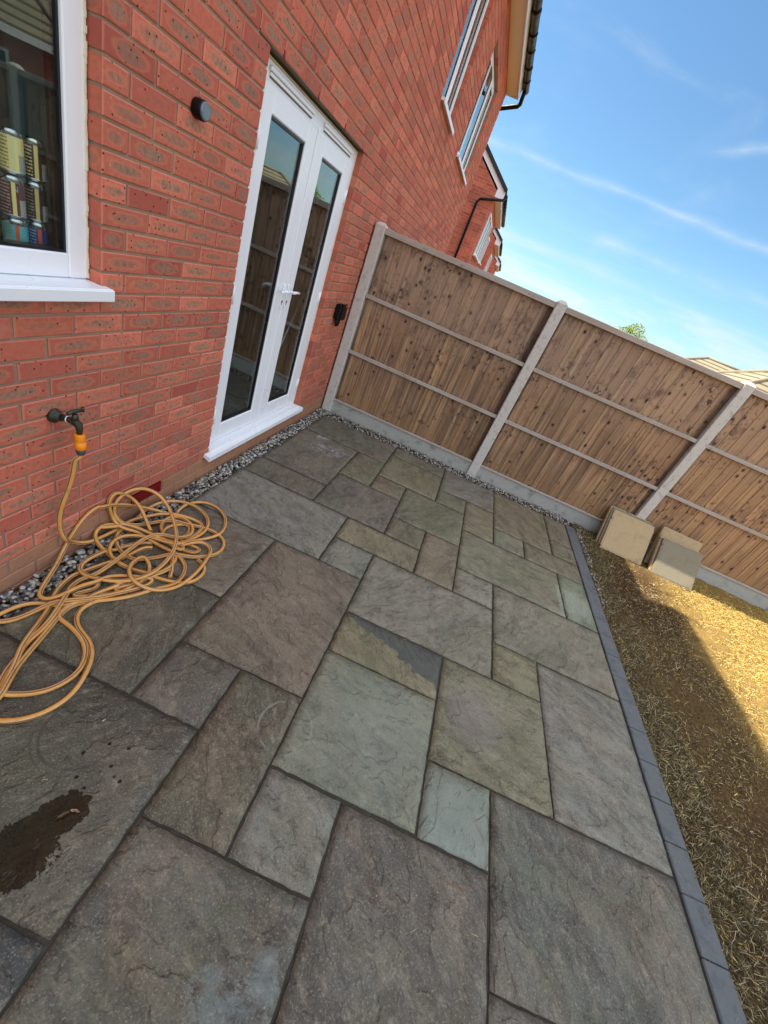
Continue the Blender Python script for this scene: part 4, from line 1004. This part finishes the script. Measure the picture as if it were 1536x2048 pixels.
s7 = P(Z2, [(750, 640, .02), (720, 570, .012), (740, 500, .01), (800, 452, .012), (900, 432, .012), (1000, 460, .012), (1075, 525, .012), (1098, 600, .01), (1060, 660, .01), (960, 680, .02), (860, 672, .03), (750, 642, .035), (640, 645, .04), (520, 695, .04), (400, 780, .04), (250, 900, .035), (100, 1015, .03), (0, 1080, .03)])+P(Z3, [(1100, 190, .02), (980, 215, .01), (900, 260, .01), (840, 310, .012), (800, 380, .02), (745, 470, .03), (690, 560, .03), (610, 680, .02), (480, 830, .012), (350, 940, .002), (270, 1030, .0), (200, 1160, 0), (110, 1260, 0), (40, 1370, 0), (-20, 1500, 0), (-60, 1620, 0), (-160, 1600, 0)])
s8 = P(Z2, [(735, 640, .0), (760, 580, .0), (830, 540, .0), (930, 530, 0), (1000, 520, 0), (1060, 560, 0), (1040, 640, 0), (950, 700, 0), (1050, 765, .0), (1130, 790, .0), (1190, 830, 0), (1110, 865, 0), (1000, 830, 0), (900, 800, 0)])
s9 = P(Z2, [(740, 382, .02), (640, 352, .03), (510, 325, .05), (400, 303, .07), (300, 292, .085), (200, 290, .09), (90, 300, .095), (0, 330, .10)])+P(Z1, [(1060, 405, .10), (940, 480, .095), (800, 620, .08), (690, 780, .06), (600, 920, .05), (500, 1110, .035), (420, 1280, .025), (310, 1460, .02)])+P(Z3, [(560, 230, .018), (500, 330, .012), (458, 400, .01), (475, 455, .01), (560, 468, .012), (700, 432, .02), (850, 355, .03), (1000, 292, .03), (1150, 255, .03)])+P(Z2, [(60, 1150, .02), (200, 1135, .012), (350, 1135, .012), (480, 1150, .012), (620, 1165, .004), (620, 1205, 0), (540, 1255, 0), (380, 1300, 0), (200, 1340, .01), (0, 1385, .012)])+P(Z3, [(1050, 450, .02), (900, 470, .02), (760, 478, .02), (660, 492, .02), (520, 550, .01), (350, 632, 0), (180, 702, 0), (0, 738, 0), (-120, 720, 0)])
s10 = P(Z2, [(825, 1150, .0), (850, 1050, .0), (850, 950, 0), (860, 900, .0)])
s11 = P(Z3, [(-120, 700, 0), (0, 640, .0), (100, 588, .0), (260, 528, .0), (420, 505, .0), (560, 520, .0), (680, 540, 0), (830, 525, .0), (950, 490, .01), (1080, 420, .012), (1250, 350, .012), (1430, 285, .012)])+P(Z2, [(150, 1240, .012), (300, 1200, .012)])
s12 = P(Z3, [(700, 690, 0), (820, 775, 0), (930, 885, 0), (1000, 1000, 0), (1012, 1120, 0), (965, 1260, .0), (850, 1390, 0), (680, 1490, 0), (480, 1560, 0), (250, 1588, 0), (0, 1582, .01), (-150, 1550, 0), (-260, 1480, 0)])
s12 = P(Z3, [(900, 480, 0), (780, 560, .0), (690, 640, .0)])+s12
s13 = P(Z3, [(1160, 270, .01), (1165, 310, .0), (1100, 350, .0), (980, 375, .0), (870, 400, .0), (850, 425, .0), (960, 430, 0), (1100, 420, 0), (1300, 400, 0), (1450, 380, 0)])+P(Z2, [(150, 1290, .0), (350, 1235, .0), (500, 1190, .0), (620, 1130, .008), (760, 1080, .005), (830, 1040, .0)])
def smooth_path(pts, step=.012):
    out = []
    n = len(pts)
    for k in range(n-1):
        p0, p1, p2, p3 = pts[max(k-1, 0)], pts[k], pts[k+1], pts[min(k+2, n-1)]
        L = (p2-p1).length; m = max(2, int(L/step))
        for q in range(m):
            t = q/m
            out.append(.5*((2*p1)+(-p0+p2)*t+(2*p0-5*p1+4*p2-p3)*t*t+(-p0+3*p1-3*p2+p3)*t**3))
    out.append(pts[-1])
    for _ in range(4):
        out = [out[0]]+[(out[k-1]+out[k]*2+out[k+1])/4 for k in range(1, len(out)-1)]+[out[-1]]
    return out
hs_ = thing('garden_hose', (.5, -.2, -1.19), 'tangled orange garden hose with dark stripes heaped on the patio below the tap', 'hose')
m = MB()
for k, s in enumerate((s1, s2, s3, s4, s5, s6, s7, s8, s9, s10, s11, s12, s13)):
    pp = smooth_path(s)
    for q in pp:
        if q.x > .14 and q.z < HG: q.z = HG
        if q.x < .014: q.x = .014
    m.tube(pp, .0098, 12, uvs=True, twist=.012)
m.build('hose', M_HOSE, hs_)
m = MB(); a = Vector((.1, -.203, -.488)); b = Vector((.102, -.203, -.520)); m.tube([a, a+Vector((0, 0, -.004)), b, b+Vector((0, 0, -.002)), b+Vector((0, 0, -.003)), Vector((.104, -.203, -.552)), Vector((.104, -.203, -.556))], [.017, .019, .0195, .0185, .021, .0205, .017], 16); m.build('connector', M_ORANGE, hs_)
m = MB(); m.tube([(.104, -.203, -.555), (.104, -.203, -.557), (.104, -.203, -.574), (.104, -.203, -.580)], [.016, .018, .016, .013], 12); m.build('collar', M_GREYPL, hs_)

# ================================================================ LOOSE PAVING SLABS
def lean_slab(label, x0, w, yb, zb, yt, L, th, mat, rot=0.0, group='paving slabs leaning on the fence'):
    """slab whose bottom front edge sits at (yb,zb) and leans back towards yt"""
    o = thing('paving_slab', (x0+w/2, yb, zb), label, 'paving slab', group)
    m = MB(); rg = random.Random(int(x0*1000)); N = 22; P_ = []
    for k in range(4*N):
        e, t_ = divmod(k, N); t_ /= N
        px, pz = ((-w/2+w*t_, 0), (w/2, L*t_), (w/2-w*t_, L), (-w/2, L-L*t_))[e]
        ch = rg.uniform(0, .0022)+(rg.uniform(.003, .010) if rg.random() < .07 else 0)+(.004 if t_ < .01 else 0)
        P_.append((px*(1-ch*2/w), L/2+(pz-L/2)*(1-ch*2/L)))
    n4 = 4*N
    ring = lambda yy, sc_: [(x*sc_, yy+rg.uniform(-.0007, .0007), L/2+(z-L/2)*sc_) for x, z in P_]
    m.v += ring(0, .984)+ring(.004, 1.0)+ring(th-.003, 1.0)+ring(th, .99)
    for a in range(3):
        for k in range(n4): m.face([a*n4+k, a*n4+(k+1) % n4, (a+1)*n4+(k+1) % n4, (a+1)*n4+k][::-1])
    m.face(list(range(n4))); m.face(list(range(3*n4, 4*n4))[::-1]); ob = m.build('slab', mat, None)
    ob.parent = o; ob.location = (0, 0, 0)
    m2 = MB(); m2.box(-w/2+.016, -.003, .016, w/2-.016, .001, L-.016, bev=.0015); f = m2.build('riven_face', mat, None); f.parent = o; f.location = (0, 0, 0)
    ang = math.asin(min(1, (yt-yb)/L)); o.rotation_euler = (-ang, 0, rot)
    return o
lean_slab('buff paving slab at the front of the left stack leaning by the kerb', 3.485, .48, 2.765, -1.205, 3.03, .46, .038, M_TANSLAB)
lean_slab('middle slab of the left stack of leaning slabs showing only its edge', 3.470, .47, 2.812, -1.205, 3.06, .46, .034, M_GREYSLAB)
lean_slab('rearmost slab of the left stack pressed against the fence post', 3.458, .46, 2.856, -1.205, 3.085, .45, .030, M_TANSLAB)
lean_slab('grey slab low at the front of the right stack with a sunlit bottom edge', 4.055, .46, 2.69, -1.20, 2.94, .42, .036, M_GREYSLAB, .02)
lean_slab('slab directly behind the front grey slab of the right stack', 4.04, .45, 2.735, -1.20, 2.985, .42, .034, M_TANSLAB, .02)
lean_slab('upright buff slab standing behind the right stack against the boards', 4.05, .45, 2.90, -1.205, 3.07, .45, .036, M_TANSLAB, -.03)

# ================================================================ CANS ON THE WINDOW SILL
def can_mat(name, c1, c2, stripe):
    t = NT(name); u, v, _ = t.sep(t.n('UVMap', uv_map='uv'))
    f = t.m('FRACT', t.m('ADD', u, 0.0)); vv = v
    c = c1
    lines = t.m('GREATER_THAN', t.m('FRACT', t.m('MULTIPLY', v, 110.0)), .5)
    inl = t.m('MULTIPLY', t.m('GREATER_THAN', f, .52), t.m('LESS_THAN', f, .74))
    wn = t.m('GREATER_THAN', t.noise(t.comb(t.m('MULTIPLY', u, 60), t.m('MULTIPLY', v, 170), 0), 1.0, 1), .42)
    c = t.mix(t.m('MULTIPLY', t.m('MULTIPLY', lines, inl), t.m('MULTIPLY', wn, .8)), c, c2)
    bar = t.m('MULTIPLY', t.m('GREATER_THAN', f, .86), t.m('LESS_THAN', v, .045)); bl = t.m('GREATER_THAN', t.m('FRACT', t.m('MULTIPLY', v, 420.0)), .5)
    c = t.mix(bar, c, t.mix(bl, (.75, .75, .72), (.03, .03, .03)))
    band = t.m('MULTIPLY', t.m('GREATER_THAN', f, .765), t.m('LESS_THAN', f, .815)); c = t.mix(band, c, stripe)
    return t.done(c, .3, None, spec=.6, Metallic=.1)
def make_can(y, z, x, mat, label, r=.033, h=.112, text=None, tc=None):
    o = thing('drinks_can', (x, y, z), label, 'can', 'drinks cans stacked inside the kitchen window')
    m = MB(); m.tube([(x, y, z+.008), (x, y, z+h-.016)], [r, r], 28, uvs=True, cap=False); m.build('body', mat, o)
    m = MB(); m.tube([(x, y, z+h-.016), (x, y, z+h-.004), (x, y, z+h), (x, y, z+h-.001), (x, y, z+h-.006)], [r, r*.84, r*.83, r*.77, r*.75], 28)
    m.tube([(x, y, z), (x, y, z+.003), (x, y, z+.008)], [r*.78, r*.82, r], 28); m.build('rim', M_ALU, o)
    return o
B1 = can_mat('black_can', lin(30, 28, 26), lin(230, 214, 170), lin(232, 200, 130)); B2 = can_mat('cream_can', lin(250, 226, 150), lin(130, 100, 60), lin(236, 220, 170))
B3 = can_mat('maroon_can', lin(100, 36, 46), lin(180, 170, 160), lin(238, 220, 150)); B4 = can_mat('navy_can', lin(26, 36, 54), lin(170, 150, 110), lin(210, 180, 120))
B5 = can_mat('teal_can', lin(70, 170, 180), lin(170, 130, 60), lin(200, 90, 50)); B6 = can_mat('blue_can', lin(24, 60, 120), lin(170, 190, 190), lin(200, 80, 60))
cx = -.195
make_can(-.085, .286, cx+.03, B1, 'black can with cream lettering, top of the right hand column')
make_can(-.158, .290, cx+.03, B2, 'cream and gold can, top of the left hand column')
make_can(-.090, .170, cx+.03, B4, 'dark navy can, middle of the right hand column')
make_can(-.165, .172, cx+.03, B3, 'maroon can with a pale yellow stripe, middle of the left hand column')
make_can(-.088, .056, cx+.03, B6, 'blue can with striped small print, bottom of the right hand column')
make_can(-.163, .056, cx+.03, B5, 'teal can with an orange picture, bottom of the left hand column')
make_can(-.035, .056, cx-.05, B1, 'short dark can at the bottom beside the window frame', h=.09)
make_can(-.028, .150, cx-.06, B4, 'dim black can standing behind the navy one', h=.10)
m = MB(); m.box(-.34, -1.23, .03, -.126, -.004, .055, bev=.004); tag(m.build('inner_sill', M_UPVC, own))
# letters on the maroon can
def letters(txt, size, loc, rot, mat, parent, name):
    cu = bpy.data.curves.new(name, 'FONT'); cu.body = txt; cu.size = size; cu.extrude = .0004; cu.align_x = 'CENTER'
    t_ = bpy.data.objects.new(name+'_tmp', cu); COL.objects.link(t_)
    dg = bpy.context.evaluated_depsgraph_get(); me = bpy.data.meshes.new_from_object(t_.evaluated_get(dg))
    bpy.data.objects.remove(t_); ob = bpy.data.objects.new(name, me); COL.objects.link(ob); me.materials.append(mat)
    ob.rotation_euler = rot; ob.location = Vector(loc)-(world_of(parent) if parent else Vector()); ob.parent = parent
    return ob
mc = [o for o in COL.objects if o.get('label', '').startswith('maroon can')][0]
letters('EN', .022, (cx+.03+.026, -.182, .245), (math.pi/2, 0, math.radians(50)), simple('cyan_ink', lin(120, 190, 220), .4), mc, 'lettering')
# dark curtain and pole seen through the glass
m = MB()
for k in range(44):
    y = -1.2+k*.05; m.quad([(-.55+.03*math.sin(k*1.3), y, .06), (-.55+.03*math.sin((k+1)*1.3), y+.05, .06), (-.55+.03*math.sin((k+1)*1.3), y+.05, 1.2), (-.55+.03*math.sin(k*1.3), y, 1.2)])
cu_ = m.build('curtain', simple('grey_curtain', (.12, .21, .22), .9, var=.15, nscale=14)); tag(cu_, 'grey curtain hanging in folds inside the kitchen window', 'curtain')
pl = MB(); _a, _b = on_x(613, 578, -.22), on_x(556, 702, -.22); _c = _b+(_b-_a)*((-1.01-_b.z)/(_b.z-_a.z)); pl.tube([_a, _c], .007, 8); tag(pl.build('pole', M_UPVC), 'thin white pole leaning inside the right hand door glass', 'pole')

# ================================================================ GRASS
def grass(name, n, xr, yr, lmin, lmax, cols, probs, flat=.35, mask=None, w=.0011, z0=-1.207):
    x = RNG.uniform(*xr, n); y = RNG.uniform(*yr, n)
    if mask is not None:
        k = mask(x, y); x, y = x[k], y[k]; n = len(x)
    L = RNG.uniform(lmin, lmax, n); az = RNG.uniform(0, 2*math.pi, n); el = np.abs(RNG.normal(0, flat, n)).clip(.02, 1.4); bend = RNG.uniform(-.5, .5, n)
    d = np.c_[np.cos(az)*np.cos(el), np.sin(az)*np.cos(el), np.sin(el)]; s = np.c_[-np.sin(az), np.cos(az), np.zeros(n)]
    b = np.c_[x, y, np.full(n, z0)+RNG.uniform(-.004, .010, n)]
    mid = b+d*(L*.5)[:, None]+s*(bend*L*.12)[:, None]+np.array([0, 0, .25])*(L*.12)[:, None]; tip = b+d*L[:, None]-np.array([0, 0, .3])*(L*.1)[:, None]
    ww = w*RNG.uniform(.6, 1.5, n)[:, None]
    up = np.array([0, 0, 1.0])*ww*.5
    V = np.stack([b-s*ww, b+s*ww, mid+s*ww*.8+up, mid-s*ww*.8, tip], 1)
    V[..., 2] = np.maximum(V[..., 2], z0-.012)
    base = (np.arange(n)*5)[:, None]
    F = np.concatenate([base+np.array([[0, 1, 2]]), base+np.array([[0, 2, 3]]), base+np.array([[3, 2, 4]])], 1).reshape(-1, 3)
    c = np.array([lin(*q) for q in cols])[RNG.choice(len(cols), n, p=probs)]*RNG.uniform(.75, 1.15, (n, 1))
    if name == 'grass':     # browner, thinner growth by the kerb, house shade partly painted into its colour
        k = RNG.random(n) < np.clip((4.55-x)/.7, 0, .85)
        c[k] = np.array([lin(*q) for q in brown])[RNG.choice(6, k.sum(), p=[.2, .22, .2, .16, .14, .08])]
    return raw_mesh(name, V.reshape(-1, 3), F, M_GRASS, np.repeat(c, 3, 0), 'stuff')
def patchy(x, y):
    v = np.sin(x*3.1+1.3*np.sin(y*2.1))+np.sin(y*3.7+x*1.9)+.6*np.sin(7*x-5*y)
    bare = (v > 1.0) & (x < 4.25)
    return (~bare | (RNG.random(len(x)) < .15)) & ((x > 4.3) | (RNG.random(len(x)) < .55+.3*np.sin(x*9+2*np.sin(y*6))*np.sin(y*8)))
straw = [(246, 214, 124), (228, 190, 98), (186, 148, 74), (134, 122, 70), (104, 104, 56), (232, 210, 144)]
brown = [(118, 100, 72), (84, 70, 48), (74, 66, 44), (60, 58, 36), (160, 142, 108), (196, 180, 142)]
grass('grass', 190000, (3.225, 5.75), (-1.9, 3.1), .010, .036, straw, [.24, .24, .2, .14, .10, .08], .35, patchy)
grass('grass_tufts', 14000, (3.205, 3.50), (-2.2, 3.05), .02, .055, [(84, 86, 56), (124, 114, 82), (176, 160, 122), (62, 60, 42)], [.25, .3, .25, .2], .6)
grass('grass_far', 16000, (5.7, 9.4), (-4.4, 3.1), .02, .06, straw, [.24, .24, .2, .14, .10, .08], .35)
grass('straw_litter', 1500, (3.21, 5.6), (-2.2, 3.0), .04, .10, [(206, 188, 140), (170, 150, 106)], [.5, .5], .15, None, .0010, -1.194)
# bits of straw blown on to the patio
n = 26; x = RNG.uniform(.4, 3.0, n); y = RNG.uniform(-1.2, 2.6, n)
grass('edge_litter', 260, (3.10, 3.225), (-1.6, 2.9), .012, .035, [(150, 134, 96), (110, 100, 70), (90, 84, 56)], [.4, .3, .3], .1, None, .0009, ZG+.005)
grass('straw_bits', 40, (1.2, 3.09), (-1.2, 2.7), .02, .05, [(190, 172, 124), (150, 130, 92)], [.5, .5], .03, None, .0009, ZG+.003)
# fallen leaf fragments
def leaf(label, x, y, r, ang, col):
    m = MB(); n = 9; pts = []
    for k in range(n):
        a = 2*math.pi*k/n; rr = r*(.65+.45*abs(math.cos(a)))*random.uniform(.75, 1.15); pts.append((x+rr*math.cos(a)*math.cos(ang)-rr*.45*math.sin(a)*math.sin(ang), y+rr*math.cos(a)*math.sin(ang)+rr*.45*math.sin(a)*math.cos(ang), ZG+.004+.004*random.random()+.004*abs(math.sin(a))))
    i = len(m.v); m.v += pts+[(x, y, ZG+.003)]
    for k in range(n): m.face([i+k, i+(k+1) % n, i+n], 0, lin(*col))
    m.tube([(x, y, ZG+.004), (x-r*.9*math.cos(ang), y-r*.9*math.sin(ang), ZG+.006), (x-r*1.5*math.cos(ang), y-r*1.5*math.sin(ang), ZG+.004)], .0008, 5, 0, lin(96, 74, 52))
    o = m.build('leaf', M_LEAF); tag(o, label, 'leaf')
leaf('small curled pale leaf lying alone beside the wet patch', .722, -.963, .010, .6, (186, 168, 140))
leaf('brown dead leaf stuck in the tip of the wet patch', .842, -1.012, .015, 1.0, (112, 82, 64))
leaf('thin pale leaf sliver beside the brown leaf on the wet patch', .862, -.995, .012, .2, (176, 142, 116))
leaf('dark twiggy leaf scrap on the joint in the middle foreground', 2.249, -.673, .013, .1, (70, 56, 38))
leaf('white petal scrap near the hose loop', .729, -.748, .007, 1.2, (206, 206, 200))

# ================================================================ HOUSES AND TREE BEYOND THE FENCE
M_BEIGE2 = simple('beige_ridge', lin(140, 128, 104), .85, var=.15, nscale=3)
M_BEIGE = mat_tiles(lin(150, 138, 112), .20)
def hip_house(label, c, w, d, rot, zg, ze, zr, kind, group='houses beyond the fence'):
    o = thing('house', (c[0], c[1], zg), label, 'house', group)
    def MBx(): return MB()
    m = MBx(); m.box(-w/2, -d/2, 0, w/2, d/2, ze-zg); a = m.build('wall', M_FARBRICK, None); a.parent = o
    m = MBx(); e = .35; h0, h1 = ze-zg, zr-zg; W, D = w/2+e, d/2+e; r_ = max(.3, W-D) 
    v = [(-W, -D, h0), (W, -D, h0), (W, D, h0), (-W, D, h0), (-r_, 0, h1), (r_, 0, h1)]
    m.v += v; 
    for fc in ((0, 1, 5, 4), (1, 2, 5), (2, 3, 4, 5), (3, 0, 4), (3, 2, 1, 0)): m.face(fc)
    rf = m.build('roof', M_BEIGE, None); rf.parent = o
    m = MBx(); 
    for p, q in ((0, 4), (1, 5), (2, 5), (3, 4), (4, 5)): m.tube([v[p], v[q]], .09, 6)
    rd = m.build('ridge_tile', M_BEIGE2, None); rd.parent = rf
    m = MBx(); m.box(-W, -D-.02, h0-.12, W, -D, h0+.04); m.box(-W-.02, -D, h0-.12, -W, D, h0+.04); fa = m.build('fascia', M_UPVC, None); fa.parent = o
    for sx in (-w*.28, w*.22):
        m = MBx(); m.box(sx-.6, -d/2-.05, h0-1.5, sx+.6, -d/2-.002, h0-.4, bev=.01); wd = m.build('window', M_UPVC, None); wd.parent = o
        m = MBx(); m.box(sx-.52, -d/2-.056, h0-1.42, sx-.04, -d/2-.051, h0-.48); m.box(sx+.04, -d/2-.056, h0-1.42, sx+.52, -d/2-.051, h0-.48); pn = m.build('pane', M_GLASS2, None); pn.parent = wd
        m = MBx(); m.box(-w/2-.05, sx*.5-.6, h0-1.5, -w/2-.002, sx*.5+.6, h0-.4, bev=.01); wd = m.build('window', M_UPVC, None); wd.parent = o
    o.rotation_euler = (0, 0, rot); return o
def polar(az, D): return (CAM.x+D*math.cos(math.radians(az)), CAM.y+D*math.sin(math.radians(az)))
hip_house('beige tiled hipped roof showing small and low over the second and third fence panels', polar(65.0, 34), 9.6, 7.5, math.radians(-14), -3.0, .55, 2.45, 0)
hip_house('larger sunlit beige hipped roof at the right edge behind the last fence post', polar(57.5, 25), 9.5, 8.0, math.radians(-8), -3.0, .35, 2.75, 0)
hip_house('brick house with beige roof standing off to the right beyond the fence', polar(40, 21), 9.0, 8.0, math.radians(-35), -3.0, 1.75, 5.0, 0)
tr = thing('tree', (*polar(74.7, 17), -3.0), 'bright green tree top just peeping over the second fence panel', 'tree')
tx, ty = polar(74.7, 17)
m = MB(); m.tube([(tx, ty, -3.0), (tx+.03, ty, -1.5), (tx, ty+.05, -.2), (tx+.02, ty, 1.05)], [.13, .10, .07, .03], 9)
for k in range(9):
    a = k*2.4; z = -.6+k*.17; m.tube([(tx, ty, z), (tx+.4*math.cos(a), ty+.4*math.sin(a), z+.35), (tx+.7*math.cos(a), ty+.7*math.sin(a), z+.55)], [.035, .02, .008], 6)
m.build('trunk', simple('bark', lin(84, 66, 48), .9, var=.3, bump=.5), tr)
n = 8000; cz = RNG.normal(0, 1, (n, 3)); cz /= np.linalg.norm(cz, axis=1)[:, None]; rad = RNG.uniform(.35, 1.0, n)**.6
cl_ = RNG.normal(0, 1, (26, 3)); cl_ /= np.linalg.norm(cl_, axis=1)[:, None]; ctr = np.array([tx, ty, .80])+cl_*np.array([.85, .85, .62])*RNG.uniform(.5, 1, (26, 1))
pp = ctr[RNG.integers(0, 26, n)]+cz*rad[:, None]*.27
s = RNG.uniform(.022, .04, n)[:, None]; u = RNG.normal(0, 1, (n, 3)); u /= np.linalg.norm(u, axis=1)[:, None]; w_ = np.cross(u, RNG.normal(0, 1, (n, 3))); w_ /= np.linalg.norm(w_, axis=1)[:, None]
V = np.stack([pp-u*s, pp+w_*s*.5, pp+u*s, pp-w_*s*.5], 1).reshape(-1, 3); F = np.arange(n*4).reshape(n, 4)
col = np.array([lin(*q) for q in ((150, 170, 60), (116, 144, 48), (176, 188, 84))])[RNG.integers(0, 3, n)]
cr = raw_mesh('crown', V-np.array([*tr.location]), F, M_LEAF, col); cr.parent = tr
